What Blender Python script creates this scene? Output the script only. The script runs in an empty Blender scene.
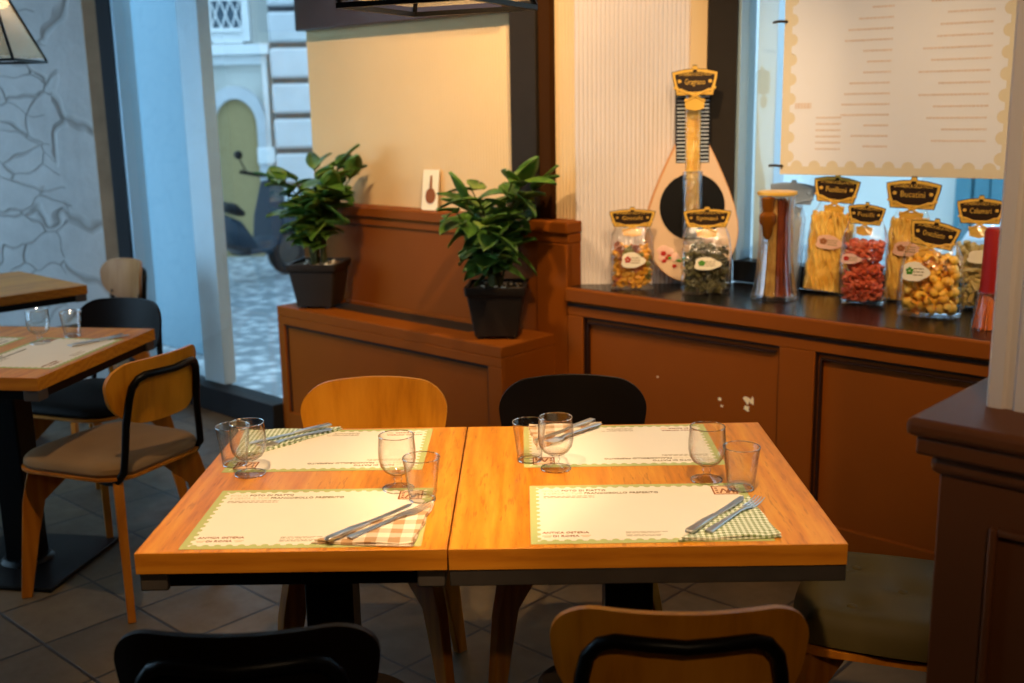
import bpy, bmesh, math, random
from mathutils import Vector, Matrix
S = bpy.context.scene
COL = S.collection
PI = math.pi
R = math.radians
random.seed(7)

# ------------------------------------------------------------------ materials
def lin(c):
    if isinstance(c, str):
        c = c.lstrip('#'); c = [int(c[i:i+2], 16)/255 for i in (0, 2, 4)]
        c = [x/12.92 if x <= .04045 else ((x+.055)/1.055)**2.4 for x in c]
    return (c[0], c[1], c[2], 1)

class N:
    """a node tree being written"""
    def __init__(s, name):
        s.m = bpy.data.materials.new(name); s.m.use_nodes = True
        s.t = s.m.node_tree; s.t.nodes.clear()
        s.out = s.t.nodes.new('ShaderNodeOutputMaterial')
    def n(s, typ, ins=None, **props):
        x = s.t.nodes.new('ShaderNode'+typ)
        for k, v in props.items(): setattr(x, k, v)
        for k, v in (ins or {}).items(): s.put(x.inputs[k], v)
        return x
    def put(s, sock, v):
        if isinstance(v, bpy.types.NodeSocket): s.t.links.new(v, sock)
        elif isinstance(v, bpy.types.Node): s.t.links.new(v.outputs[0], sock)
        else: sock.default_value = v
    def coords(s, scale=(1, 1, 1), rot=(0, 0, 0), loc=(0, 0, 0), kind='Object'):
        tc = s.n('TexCoord')
        return s.n('Mapping', {'Vector': tc.outputs[kind], 'Scale': scale, 'Rotation': rot, 'Location': loc}).outputs[0]
    def noise(s, vec, scale=5, detail=3, rough=.5, dist=0):
        return s.n('TexNoise', {'Vector': vec, 'Scale': scale, 'Detail': detail, 'Roughness': rough, 'Distortion': dist}).outputs[0]
    def ramp(s, fac, stops, interp='LINEAR'):
        x = s.n('ValToRGB', {'Fac': fac}); cr = x.color_ramp; cr.interpolation = interp
        while len(cr.elements) < len(stops): cr.elements.new(.5)
        for e, (p, c) in zip(cr.elements, stops):
            e.position = p; e.color = lin(c) if not isinstance(c, (int, float)) else (c, c, c, 1)
        return x.outputs[0]
    def mix(s, fac, a, b, blend='MIX'):
        x = s.n('Mix', data_type='RGBA', blend_type=blend)
        s.put(x.inputs[0], fac); s.put(x.inputs[6], a); s.put(x.inputs[7], b)
        return x.outputs[2]
    def math(s, op, a, b=0.0, c=0.0):
        x = s.n('Math', operation=op); s.put(x.inputs[0], a); s.put(x.inputs[1], b); s.put(x.inputs[2], c)
        return x.outputs[0]
    def bump(s, h, strength=.3, dist=.01):
        return s.n('Bump', {'Height': h, 'Strength': strength, 'Distance': dist}).outputs[0]
    def pbr(s, color, rough=.5, metal=0, normal=None, **kw):
        ins = {'Base Color': color, 'Roughness': rough, 'Metallic': metal}
        if normal is not None: ins['Normal'] = normal
        for k, v in kw.items(): ins[k.replace('_', ' ')] = v
        b = s.n('BsdfPrincipled', ins)
        s.t.links.new(b.outputs[0], s.out.inputs[0]); return s.m

def plain(name, c, rough=.5, metal=0, var=.12, scale=14, bump=.0, **kw):
    """one colour with a little procedural unevenness"""
    g = N(name); v = g.coords(); n = g.noise(v, scale, 4)
    c = lin(c)
    d = tuple(max(0, x*(1-var)) for x in c[:3])+(1,); e = tuple(min(1, x*(1+var)) for x in c[:3])+(1,)
    colr = g.mix(n, d, e)
    nm = g.bump(n, bump, .004) if bump else None
    kw.setdefault('Specular_IOR_Level', .22)
    return g.pbr(colr, rough, metal, nm, **kw)

def wood(name, dark, mid, light, axis='Y', rough=.38, knots=True, scale=1.0, fleck=0):
    g = N(name)
    sc = {'X': (.9, 9, 9), 'Y': (9, .9, 9), 'Z': (9, 9, .9)}[axis]
    sc = tuple(x*scale for x in sc)
    v = g.coords(sc)
    warp = g.noise(v, .55, 2, .5)
    w = g.n('TexWave', {'Vector': v, 'Scale': 1.7, 'Distortion': 9.0, 'Detail': 2.5, 'Detail Scale': .9}, wave_type='RINGS', rings_direction=axis, wave_profile='SIN').outputs[1]
    fine = g.noise(g.coords(tuple(x*6 for x in sc)), 2.2, 4, .6)
    f = g.math('ADD', g.math('MULTIPLY', w, .22), g.math('ADD', g.math('MULTIPLY', warp, .38), g.math('MULTIPLY', fine, .5)))
    c = g.ramp(f, [(.22, dark), (.52, mid), (.82, light)])
    if fleck:
        fl = g.noise(g.coords(tuple(x*9 for x in sc)), 2.0, 2, .5)
        c = g.mix(g.math('MULTIPLY', g.ramp(fl, [(.60, 0.0), (.68, 1.0)]), fleck), c, lin(dark))
    if knots:
        vo = g.n('TexVoronoi', {'Vector': g.coords((5, 2.6, 5)), 'Scale': 1.0}, feature='F1').outputs[0]
        k = g.ramp(vo, [(.03, 1.0), (.13, 0.0)])
        c = g.mix(g.math('MULTIPLY', k, .65), c, lin(dark), 'MIX')
    return g.pbr(c, rough, 0, g.bump(fine, .12, .002), Specular_IOR_Level=.3)

def gingham(name, white, tone, size):
    g = N(name); v = g.coords()
    sp = g.n('SeparateXYZ', {'Vector': v})
    a = g.math('GREATER_THAN', g.math('FRACT', g.math('MULTIPLY', g.math('ADD', sp.outputs[0], 5.0), 1/size)), .5)
    b = g.math('GREATER_THAN', g.math('FRACT', g.math('MULTIPLY', g.math('ADD', sp.outputs[1], 5.0), 1/size)), .5)
    f = g.math('MULTIPLY', g.math('ADD', a, b), .5)
    c = g.mix(f, lin(white), lin(tone))
    return g.pbr(c, .95, 0, g.bump(g.noise(v, 900, 1), .2, .001))

def film(name, tint=(1, 1, 1, 1), gloss=.16, rough=.12, crumple=.5, scale=30, edge=.55):
    """thin clear plastic or window glass: straight through, with a glossy skin"""
    g = N(name)
    nm = g.bump(g.noise(g.coords(), scale, 3, .6, .6), crumple, .01) if crumple else None
    tr = g.n('BsdfTransparent', {'Color': tint})
    ins = {'Color': (1, 1, 1, 1), 'Roughness': rough}
    if nm is not None: ins['Normal'] = nm
    gl = g.n('BsdfGlossy', ins)
    lw = g.n('LayerWeight', {'Blend': .25})
    f = g.math('MULTIPLY_ADD', lw.outputs[0], edge, gloss)
    mx = g.n('MixShader', {0: f, 1: tr, 2: gl})
    g.t.links.new(mx.outputs[0], g.out.inputs[0]); return g.m

def frosted(name):
    g = N(name)
    n = g.noise(g.coords(), 12, 2)
    tr = g.n('BsdfTransparent', {'Color': (.95, .93, .88, 1)}); gl = g.n('BsdfGlossy', {'Roughness': .08})
    df = g.n('BsdfTranslucent', {'Color': g.mix(n, lin('#d8c7a8'), lin('#f0e4c8'))})
    d2 = g.n('BsdfDiffuse', {'Color': lin('#efe0c0')}); d3 = g.n('MixShader', {0: .5, 1: df, 2: d2})
    a = g.n('MixShader', {0: .25, 1: tr, 2: d3}); b = g.n('MixShader', {0: .10, 1: a, 2: gl})
    g.t.links.new(b.outputs[0], g.out.inputs[0]); return g.m

def glassware(name):
    g = N(name)
    lw = g.n('LayerWeight', {'Blend': .5})
    edge = g.math('POWER', lw.outputs[1], 3.0)
    tint = g.mix(edge, (.985, .985, .975, 1), (.36, .31, .26, 1))
    tr = g.n('BsdfTransparent', {'Color': tint})
    gl = g.n('BsdfGlossy', {'Color': (1, 1, 1, 1), 'Roughness': .03, 'Normal': g.bump(g.noise(g.coords(), 40, 2), .05, .002)})
    mx = g.n('MixShader', {0: g.math('MULTIPLY_ADD', g.math('POWER', lw.outputs[1], 2.0), .32, .035), 1: tr, 2: gl})
    g.t.links.new(mx.outputs[0], g.out.inputs[0]); return g.m

def glow(name, c, strength):
    g = N(name); n = g.noise(g.coords(), 30, 1)
    e = g.n('Emission', {'Color': g.mix(n, lin(c), lin(c)), 'Strength': strength})
    g.t.links.new(e.outputs[0], g.out.inputs[0]); return g.m

m = {}
m['table'] = wood('table_oak', '#a35a0c', '#d08118', '#e09a2c', 'Y', .36, fleck=.55)
m['edge'] = wood('table_oak_edge', '#9c560e', '#bf7418', '#cd8524', 'X', .4, False)
m['ply'] = wood('chair_plywood', '#a85f10', '#cb7f18', '#d98d22', 'Z', .34, False, .6)
m['plyleg'] = wood('chair_leg_wood', '#8a4a0c', '#a96212', '#bd731a', 'Z', .4, False, .6)
m['palewood'] = wood('pale_plywood', '#84592e', '#99683a', '#a87748', 'Z', .5, False, .6)
m['blackply'] = plain('black_chair_paint', '#120c08', .45, Specular_IOR_Level=.12)
m['blackmetal'] = plain('black_steel', '#0c0b0b', .38, .3)
m['steel'] = plain('dark_raw_steel', '#4b443f', .5, .55, .25, 22, .05)
m['greysteel'] = plain('grey_bracket_steel', '#625952', .5, .6, .2)
m['beige'] = plain('beige_velvet', '#836440', .9, 0, .25, 6, .15)
m['blackpad'] = plain('black_leatherette', '#15100b', .6, 0, .2, Specular_IOR_Level=.06)
m['olive'] = plain('olive_leather', '#3b3014', .55, 0, .3, 7, .2, Specular_IOR_Level=.06)
m['brown'] = plain('brown_lacquer', '#82420a', .55, 0, .08, 5, .03, Specular_IOR_Level=.10)
m['pillarbrown'] = plain('dark_brown_lacquer', '#6d4024', .45, 0, .08, 5, .03, Specular_IOR_Level=.12)
m['groove'] = plain('groove_shadow_brown', '#2c1405', .6)
m['trough'] = plain('trough_black_liner', '#2e2216', .7, 0, .3)
m['top'] = plain('black_counter_laminate', '#100e0d', .24, 0, .25, 10, .03, Specular_IOR_Level=.4)
m['cream'] = plain('cream_plaster', '#dcbb8a', .8, 0, .05, 4, .05)
m['ribcream'] = plain('ribbed_pale_panel', '#dccfc6', .75, 0, .05, 4, .04)
m['postdark'] = plain('dark_bronze_post', '#2c251d', .6, 0, .15, Specular_IOR_Level=.08)
m['postbrown'] = plain('dark_brown_post', '#3a2008', .7, Specular_IOR_Level=.04)
m['soffit'] = plain('smoked_brown_gloss', '#3c2617', .3, 0, .15, Specular_IOR_Level=.3)
m['frame'] = plain('black_window_frame', '#14161a', .45, .1, .15)
m['sill'] = plain('charcoal_window_base', '#17191d', .6)
m['whiteframe'] = plain('white_frame_paint', '#cfd6da', .5, 0, .05)
m['silverframe'] = plain('pale_blue_metal', '#9fb6c4', .35, .3, .05)
m['glasspane'] = film('window_glass', (.93, .98, 1, 1), .02, .01, 0, edge=.16)
m['lampglass'] = frosted('lamp_glass')
m['bagfilm'] = film('clear_bag_film', (1, 1, 1, 1), .045, .14, .9, 22)
m['whitefilm'] = film('milky_bag_film', (.9, .93, .97, 1), .25, .3, .8, 22)
m['drink'] = glassware('drinking_glass')
m['rimglass'] = film('glass_rim', (.9, .88, .84, 1), .38, .08, 0)
m['jarglass'] = film('jar_glass', (.98, .97, .95, 1), .07, .04, .1, 8)
m['mat_green'] = plain('placemat_sage_print', '#b4b877', .8, 0, .06)
m['mat_cream'] = plain('placemat_cream_paper', '#ecdfc9', .8, 0, .02)
m['ink'] = plain('dark_brown_ink', '#7d6a44', .8)
m['inkpale'] = plain('pale_grey_ink', '#d3c6a6', .8)
m['inkmid'] = plain('mid_brown_ink', '#a08a62', .8)
m['inkbrown'] = plain('rust_ink', '#9a5f37', .8)
m['inkorange'] = plain('peach_ink', '#ecc198', .8)
m['gingham_green'] = gingham('green_gingham', '#eef0da', '#7f8f52', .0105)
m['gingham_beige'] = gingham('beige_check', '#f1e2c8', '#b98f63', .042)
m['cutlery'] = plain('polished_cutlery', '#d6d2cc', .36, 1.0, .05)
m['leaf'] = None
m['stem'] = plain('plant_stem', '#4d4a20', .7)
m['soil'] = plain('pot_soil', '#5a4a36', .95, 0, .5, 40, .6)
m['pot'] = plain('charcoal_plastic_pot', '#2b231c', .5, 0, .1)
m['gold'] = plain('gold_card_print', '#e2b04a', .4, .1, .12)
m['cardbrown'] = plain('dark_brown_card', '#2e1c0e', .45)
m['silver'] = plain('silver_card', '#8e9aa6', .4, .3)
m['labelpaper'] = plain('label_paper', '#f0e2c6', .7)
m['pinklabel'] = plain('pink_label_paper', '#e7b8a0', .7)
m['green_ink'] = plain('green_ink', '#4f8a2b', .7)
m['red_ink'] = plain('red_ink', '#b3261a', .7)
m['redwrap'] = plain('red_card_wrap', '#8e1309', .5)
m['orange_pasta'] = plain('orange_spaghetti', '#d9702a', .6, 0, .2)
m['mand_face'] = plain('mandolin_card_face', '#dcb892', .4, 0, .04)
m['mand_side'] = plain('mandolin_card_side', '#c98a50', .5)
m['mand_black'] = plain('mandolin_sound_hole_black', '#0a0807', .4)
m['poster'] = plain('poster_sheet', '#dfdcdb', .25, 0, .02, 3)
m['postertan'] = plain('poster_cream_edge', '#d6c7a8', .3, 0, .03)
m['posterink'] = plain('poster_faint_ink', '#d6c2b2', .4)
m['cardpaper'] = plain('postcard_paper', '#efdcb4', .7)
m['cardpic'] = plain('postcard_brown_ink', '#8a4c22', .7)
m['bulb'] = glow('warm_bulb', '#ffd9a0', 25)
m['dimbulb'] = glow('dim_bulb', '#ffc98a', 4)
m['extwall'] = plain('outside_plaster', '#e2dfd6', .9, 0, .1, 1.5, .1)
m['extpier'] = plain('outside_smooth_render', '#7fa0b0', .8, 0, .06, 1.2)
m['extdoor'] = plain('outside_ochre_door', '#b09a6c', .8, 0, .1)
m['extstone'] = plain('outside_rusticated_stone', '#d2d3d4', .9, 0, .15, 4, .3)
m['extjoint'] = plain('outside_shadow_joint', '#54565a', .9)
m['exttrim'] = plain('outside_pale_trim', '#f0f0ee', .9, 0, .05)
m['extglass'] = plain('outside_window_dark', '#5f7380', .2)
m['gate'] = plain('outside_teal_boards', '#5f8f9c', .7, 0, .15)
m['scooterbody'] = plain('scooter_dark_blue', '#22303c', .3, .1)
m['rubber'] = plain('tyre_rubber', '#1b1c1e', .8)
m['carpaint'] = plain('white_car_paint', '#d5dde2', .3, 0, .02)
m['redlens'] = plain('red_tail_lens', '#a01a14', .3)
m['wallroom'] = plain('warm_room_wall', '#9a7650', .85, 0, .08)
m['ceil'] = plain('dark_ceiling', '#4a3a2a', .9)
m['brownstrip'] = plain('brown_wood_jamb', '#8f7258', .8, 0, .45, 7, .3)

def leaf_material():
    g = N('glossy_green_leaf'); v = g.coords()
    n = g.noise(v, 9, 3)
    c = g.ramp(n, [(.3, '#2a4716'), (.55, '#4d7025'), (.75, '#84943a')])
    return g.pbr(c, .4, 0, g.bump(g.noise(v, 60, 2), .12, .003), Specular_IOR_Level=.35)
m['leaf'] = leaf_material()

def floor_material():
    g = N('slate_floor_tiles'); v = g.coords(rot=(0, 0, R(43)))
    b = g.n('TexBrick', {'Vector': v, 'Color1': lin('#493d2b'), 'Color2': lin('#675539'), 'Mortar': lin('#17120e'), 'Scale': 1.0,
            'Mortar Size': .006, 'Mortar Smooth': .3, 'Bias': 0.0, 'Brick Width': .30, 'Row Height': .30}, offset=0.0, squash=1.0)
    n = g.noise(v, 7, 5, .65)
    c = g.mix(g.math('MULTIPLY', n, .7), b.outputs[0], lin('#2b241a'))
    h = g.math('ADD', g.math('MULTIPLY', b.outputs[1], -1.0), g.math('MULTIPLY', n, .35))
    return g.pbr(c, g.ramp(n, [(.3, .38), (.7, .6)]), 0, g.bump(h, .35, .006))
m['floor'] = floor_material()

def stone_material():
    g = N('pale_stone_masonry'); v = g.coords((1.0, 1, .75))
    vw = g.n('VectorMath', {0: v, 1: g.n('VectorMath', {0: g.n('TexNoise', {'Vector': v, 'Scale': 1.7, 'Detail': 3}).outputs[1], 1: (.55, .55, .55)}, operation='MULTIPLY').outputs[0]}, operation='ADD').outputs[0]
    vo = g.n('TexVoronoi', {'Vector': vw, 'Scale': 1.9}, feature='DISTANCE_TO_EDGE').outputs[0]
    v2 = g.n('TexVoronoi', {'Vector': g.n('Mapping', {'Vector': vw, 'Scale': (2.6, 2.6, 6)}).outputs[0], 'Scale': 1.6}, feature='DISTANCE_TO_EDGE').outputs[0]
    msk = g.math('GREATER_THAN', g.n('SeparateXYZ', {'Vector': vw}).outputs[0], 1.95)
    vo = g.mix(msk, v2, vo)
    e = g.ramp(vo, [(.0, 0.0), (.04, 1.0)])
    n = g.noise(v, 6, 6, .65)
    c = g.mix(e, lin('#98948f'), g.mix(n, lin('#a09e9c'), lin('#cfcdca')))
    h = g.math('ADD', e, g.math('MULTIPLY', n, .8))
    return g.pbr(c, .9, 0, g.bump(h, .4, .03))
m['stone'] = stone_material()

def cobble_material():
    g = N('outside_cobbles'); v = g.coords()
    vo = g.n('TexVoronoi', {'Vector': v, 'Scale': 9}, feature='F1')
    c = g.ramp(vo.outputs[0], [(.1, '#d0d6d8'), (.6, '#7d878c')])
    return g.pbr(c, .55, 0, g.bump(vo.outputs[0], .5, .02))
m['cobble'] = cobble_material()

def pasta_mat(name, a, b):
    g = N(name); n = g.noise(g.coords(), 26, 3)
    return g.pbr(g.ramp(n, [(.35, a), (.65, b)]), .5, 0)
m['p_yellow'] = pasta_mat('egg_pasta', '#e09a20', '#f8c648')
m['p_pale'] = pasta_mat('pale_durum_pasta', '#dca63c', '#f6d06c')
m['p_red'] = pasta_mat('red_pasta', '#b8401f', '#d8683c')
m['p_green'] = pasta_mat('green_pasta', '#39361a', '#5a5224')
m['p_white'] = pasta_mat('white_pasta', '#cfcabc', '#e6e2d6')
m['p_brown'] = pasta_mat('red_brown_spaghetti', '#7a3016', '#9c4a22')
m['p_tan'] = pasta_mat('tan_spaghetti', '#b8883a', '#dab264')
m['p_olive'] = pasta_mat('olive_pasta', '#a58a44', '#c8b070')
def multi_pasta():
    g = N('mixed_colour_pasta')
    vo = g.n('TexVoronoi', {'Vector': g.coords(), 'Scale': 26}, feature='F1').outputs[1]
    sp = g.n('SeparateColor', {0: vo}).outputs[0]
    c = g.ramp(sp, [(0, '#e0a02a'), (.3, '#c8783c'), (.5, '#8a4a30'), (.65, '#e6b24a'), (.85, '#7f7a3a')], 'CONSTANT')
    return g.pbr(c, .5)
m['p_multi'] = multi_pasta()

# ------------------------------------------------------------------ mesh tools
class MB:
    def __init__(s): s.b = bmesh.new()
    def face(s, vs):
        try: return s.b.faces.new(vs)
        except ValueError: return None
    def hexa(s, c):
        v = [s.b.verts.new(p) for p in c]
        for f in ((0, 3, 2, 1), (4, 5, 6, 7), (0, 1, 5, 4), (1, 2, 6, 5), (2, 3, 7, 6), (3, 0, 4, 7)): s.face([v[i] for i in f])
    def box(s, x0, x1, y0, y1, z0, z1):
        s.hexa([(x0, y0, z0), (x1, y0, z0), (x1, y1, z0), (x0, y1, z0), (x0, y0, z1), (x1, y0, z1), (x1, y1, z1), (x0, y1, z1)]); return s
    def prism(s, poly, off, caps=True):
        """poly: 3d points in order; extruded by the vector off"""
        off = Vector(off)
        a = [s.b.verts.new(p) for p in poly]; b = [s.b.verts.new(Vector(p)+off) for p in poly]
        n = len(a)
        for i in range(n): s.face([a[i], a[(i+1) % n], b[(i+1) % n], b[i]])
        if caps: s.face(a[::-1]); s.face(b)
        return s
    def loft(s, rings, closed=True, cap0=True, cap1=True):
        rs = [[s.b.verts.new(p) for p in r] for r in rings]
        n = len(rs[0])
        for a, b in zip(rs, rs[1:]):
            for i in range(n if closed else n-1): s.face([a[i], a[(i+1) % n], b[(i+1) % n], b[i]])
        if cap0: s.face(rs[0][::-1])
        if cap1: s.face(rs[-1])
        return s
    def lathe(s, prof, seg=24, c=(0, 0, 0), cap0=True, cap1=True):
        cx, cy, cz = c
        rings = []
        for r, z in prof:
            r = max(r, 1e-5)
            rings.append([(cx+r*math.cos(2*PI*i/seg), cy+r*math.sin(2*PI*i/seg), cz+z) for i in range(seg)])
        return s.loft(rings, True, cap0, cap1)
    def tube(s, pts, r, seg=8, caps=True):
        pts = [Vector(p) for p in pts]; rings = []
        rr = r if isinstance(r, (list, tuple)) else [r]*len(pts)
        t = (pts[1]-pts[0]).normalized()
        up = Vector((0, 0, 1)) if abs(t.z) < .9 else Vector((1, 0, 0))
        nrm = (up-t*up.dot(t)).normalized()
        for i, p in enumerate(pts):
            if i == 0: t = (pts[1]-p)
            elif i == len(pts)-1: t = (p-pts[i-1])
            else: t = (pts[i+1]-p).normalized()+(p-pts[i-1]).normalized()
            t.normalize(); nrm = (nrm-t*nrm.dot(t)).normalized(); bn = t.cross(nrm)
            rings.append([p+(nrm*math.cos(2*PI*k/seg)+bn*math.sin(2*PI*k/seg))*rr[i] for k in range(seg)])
        return s.loft(rings, True, caps, caps)
    def ball(s, c, r, sx=1, sy=1, sz=1, seg=12, ring=8):
        rings = [[(c[0]+r*sx*math.sin(PI*j/ring)*math.cos(2*PI*i/seg), c[1]+r*sy*math.sin(PI*j/ring)*math.sin(2*PI*i/seg), c[2]-r*sz*math.cos(PI*j/ring)) for i in range(seg)] for j in range(1, ring)]
        s.loft(rings); return s
    def grid(s, fn, nu, nv, cu=False):
        v = [[s.b.verts.new(fn(i/nu, j/nv)) for j in range(nv+1)] for i in range(nu+1)]
        for i in range(nu):
            for j in range(nv): s.face([v[i][j], v[i+1][j], v[i+1][j+1], v[i][j+1]])
        return s
    def move(s, mat, since=0):
        s.b.verts.ensure_lookup_table()
        for v in s.b.verts[since:]: v.co = mat @ v.co
        return s
    def n(s): return len(s.b.verts)
    def build(s, name, mat, parent=None, loc=(0, 0, 0), rz=0, bevel=0, smooth=True, sub=0, solid=0, bseg=2, weld=False):
        me = bpy.data.meshes.new(name)
        if weld: bmesh.ops.remove_doubles(s.b, verts=s.b.verts, dist=1e-5)
        if not solid: bmesh.ops.recalc_face_normals(s.b, faces=s.b.faces)
        big = [f for f in s.b.faces if len(f.verts) > 4]
        if big: bmesh.ops.triangulate(s.b, faces=big)
        s.b.to_mesh(me); s.b.free()
        o = bpy.data.objects.new(name, me); COL.objects.link(o)
        me.materials.append(m[mat] if isinstance(mat, str) else mat)
        o.location = loc; o.rotation_euler = (0, 0, rz)
        if parent: o.parent = parent
        if solid: x = o.modifiers.new('thickness', 'SOLIDIFY'); x.thickness = solid; x.offset = 0
        if bevel: x = o.modifiers.new('edge', 'BEVEL'); x.width = bevel; x.segments = bseg; x.limit_method = 'ANGLE'; x.angle_limit = R(40)
        if sub: x = o.modifiers.new('smooth', 'SUBSURF'); x.levels = sub; x.render_levels = sub
        if smooth:
            for p in me.polygons: p.use_smooth = True
            bpy.context.view_layer.update()
            if not sub:
                try: me.set_sharp_from_angle(angle=R(38))
                except Exception: pass
        return o

def thing(name, label, cat, loc=(0, 0, 0), rz=0, group=None):
    o = bpy.data.objects.new(name, None); COL.objects.link(o)
    o.empty_display_size = .1; o.location = loc; o.rotation_euler = (0, 0, rz)
    return tag(o, label, cat, group)
def tag(o, label=None, cat=None, group=None, kind=None):
    if label: o['label'] = label
    if cat: o['category'] = cat
    if group: o['group'] = group
    if kind: o['kind'] = kind
    return o
def struct(o, label=None): o['kind'] = 'structure'; return o
def kids(o): return [x for x in bpy.data.objects if x.parent == o]
def dup(root, loc, rz, label=None, group=None):
    def cp(o, par):
        c = o.copy(); COL.objects.link(c)
        if par: c.parent = par
        for k in kids(o): cp(k, c)
        return c
    r = cp(root, None); r.location = loc; r.rotation_euler = (0, 0, rz)
    if label: r['label'] = label
    if group: r['group'] = group
    return r

def writing(name, text, size, mat, parent, loc, rot=(0, 0, 0), align='LEFT', depth=.0003, width=None, bold=0):
    c = bpy.data.curves.new(name, 'FONT'); c.body = text; c.size = size; c.extrude = depth; c.align_x = align; c.resolution_u = 2; c.offset = bold
    t = bpy.data.objects.new(name+'_t', c); COL.objects.link(t)
    bpy.context.view_layer.update()
    me = bpy.data.meshes.new_from_object(t.evaluated_get(bpy.context.evaluated_depsgraph_get()))
    bpy.data.objects.remove(t)
    if width:
        xs = [v.co.x for v in me.vertices]; w = max(xs)-min(xs)
        for v in me.vertices: v.co.x *= width/w
    me.materials.clear(); me.materials.append(m[mat])
    o = bpy.data.objects.new(name, me); COL.objects.link(o)
    o.parent = parent; o.location = loc; o.rotation_euler = rot
    return o

# ------------------------------------------------------------------ the facade's own frame: u along it, v outwards
O = Vector((-1.102, 5.062, 0)); WA = R(-43)
E1 = Vector((math.cos(WA), math.sin(WA), 0)); E2 = Vector((-math.sin(WA), math.cos(WA), 0))
def P(u, v, z=0): return O+E1*u+E2*v+Vector((0, 0, z))
def wall_build(mb, name, mat, parent=None, u0=0, v0=0, **kw):
    return mb.build(name, mat, parent, loc=P(u0, v0) if parent is None else (0, 0, 0), rz=WA if parent is None else 0, **kw)
def ribs(p0, p1, z0, z1, pitch, amp, thick, box=False):
    """a vertically ribbed wall from p0 to p1 in plan, ribs to the left-hand side of the walk"""
    p0 = Vector((p0[0], p0[1], 0)); p1 = Vector((p1[0], p1[1], 0)); d = p1-p0; L = d.length; d.normalize(); nn = Vector((-d.y, d.x, 0))
    n = max(2, int(L/pitch)); mb = MB(); front = []
    for i in range(n):
        prof = ((0, 0), (.22, .75), (.5, 1), (.78, .75)) if not box else ((0, 0), (.12, 1), (.62, 1), (.74, 0))
        for t, h in prof: front.append(p0+d*(L*(i+t)/n)-nn*(amp*h))
    front.append(p1.copy())
    a = front+[p1+nn*thick, p0+nn*thick]
    mb.loft([[q+Vector((0, 0, z0)) for q in a], [q+Vector((0, 0, z1)) for q in a]])
    return mb

# ------------------------------------------------------------------ room shell
ZC = 2.85
rm = MB(); rm.box(-4.2, 3.7, -3.2, 6.2, -.1, 0)
# floor only inside the facade line: a polygon
pl = [(-4.05, -3.1), (3.55, -3.1), P(5.6, .95)[:2], P(2.0, .95)[:2], P(1.5, .45)[:2], P(-.15, .45)[:2], P(0, .02)[:2], P(-1.42, .02)[:2], (-4.05, 5.95)]
rm.b.free(); rm = MB()
rm.prism([(x, y, -.08) for x, y in pl], (0, 0, .08)); struct(rm.build('floor', 'floor', smooth=False))
rm = MB(); rm.prism([(x, y, ZC) for x, y in pl], (0, 0, .1)); struct(rm.build('ceiling', 'ceil', smooth=False))
b = MB(); b.box(-4.15, 3.65, -3.2, -3.08, 0, ZC); struct(b.build('wall_back', 'wallroom', smooth=False))
e = P(5.6, .95)
b = MB(); b.box(3.5, 3.62, -3.1, e.y+.1, 0, ZC); struct(b.build('wall_right', 'wallroom', smooth=False))
# left wall with an added, unseen window that lets daylight onto the stone wall
b = MB(); b.box(-4.16, -4.02, -3.1, 2.3, 0, ZC); b.box(-4.16, -4.02, 2.3, 5.3, 0, .35); b.box(-4.16, -4.02, 2.3, 5.3, 2.6, ZC); b.box(-4.16, -4.02, 5.3, 6.1, 0, ZC)
struct(b.build('wall_left', 'wallroom', smooth=False))
b = MB(); b.box(-4.11, -4.10, 2.3, 5.3, .35, 2.6); w3 = struct(b.build('added_window_3', 'glasspane', smooth=False))
b = MB()
for y in (2.3, 3.27, 4.27, 5.24): b.box(-4.14, -4.04, y, y+.06, .35, 2.6)
b.box(-4.14, -4.04, 2.36, 5.24, .35, .41); b.box(-4.14, -4.04, 2.36, 5.24, 2.54, 2.6)
b.build('window_frame', 'frame', w3, smooth=False)
# stone wall beyond the left tables
a0 = P(-1.40, .06); a1 = Vector((-4.1, 5.72, 0)); d = (a1-a0).normalized(); nn = Vector((d.y, -d.x, 0))
L = (a1-a0).length
b = MB(); b.box(0, L, 0, .2, 0, ZC)
struct(b.build('wall_stone', 'stone', loc=a1, rz=math.atan2((a0-a1).y, (a0-a1).x), smooth=False))
b = MB(); b.box(L-.15, L-.02, -.05, -.0, 0, ZC)
struct(b.build('trim_1', 'brownstrip', loc=a1, rz=math.atan2((a0-a1).y, (a0-a1).x), bevel=.006))

# left window: charcoal base, black post, panes
b = MB(); b.box(-1.32, 0.0, -.06, .06, 0, .125); w1 = struct(wall_build(b, 'window_1', 'sill', bevel=.004))
b = MB(); b.box(-1.34, -1.20, -.07, .05, .0, ZC); wall_build(b, 'window_post', 'frame', w1, bevel=.006)
b = MB(); b.box(-1.20, -1.175, -.06, .04, .125, ZC); wall_build(b, 'window_edge', 'silverframe', w1, bevel=.003)
b = MB(); b.box(-.712, -.525, .02, .09, .125, ZC); wall_build(b, 'window_mullion', 'whiteframe', w1, bevel=.004)
b = MB(); b.box(-1.175, 0, -.006, .0, .125, ZC); wall_build(b, 'window_pane', 'glasspane', w1, smooth=False)
b = MB(); b.hexa([(0, 0, .6), (.006, 0, .6), (-.184, .40, .6), (-.19, .40, .6), (0, 0, ZC), (.006, 0, ZC), (-.184, .40, ZC), (-.19, .40, ZC)])
wall_build(b, 'return_pane', 'glasspane', w1, smooth=False)

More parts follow.
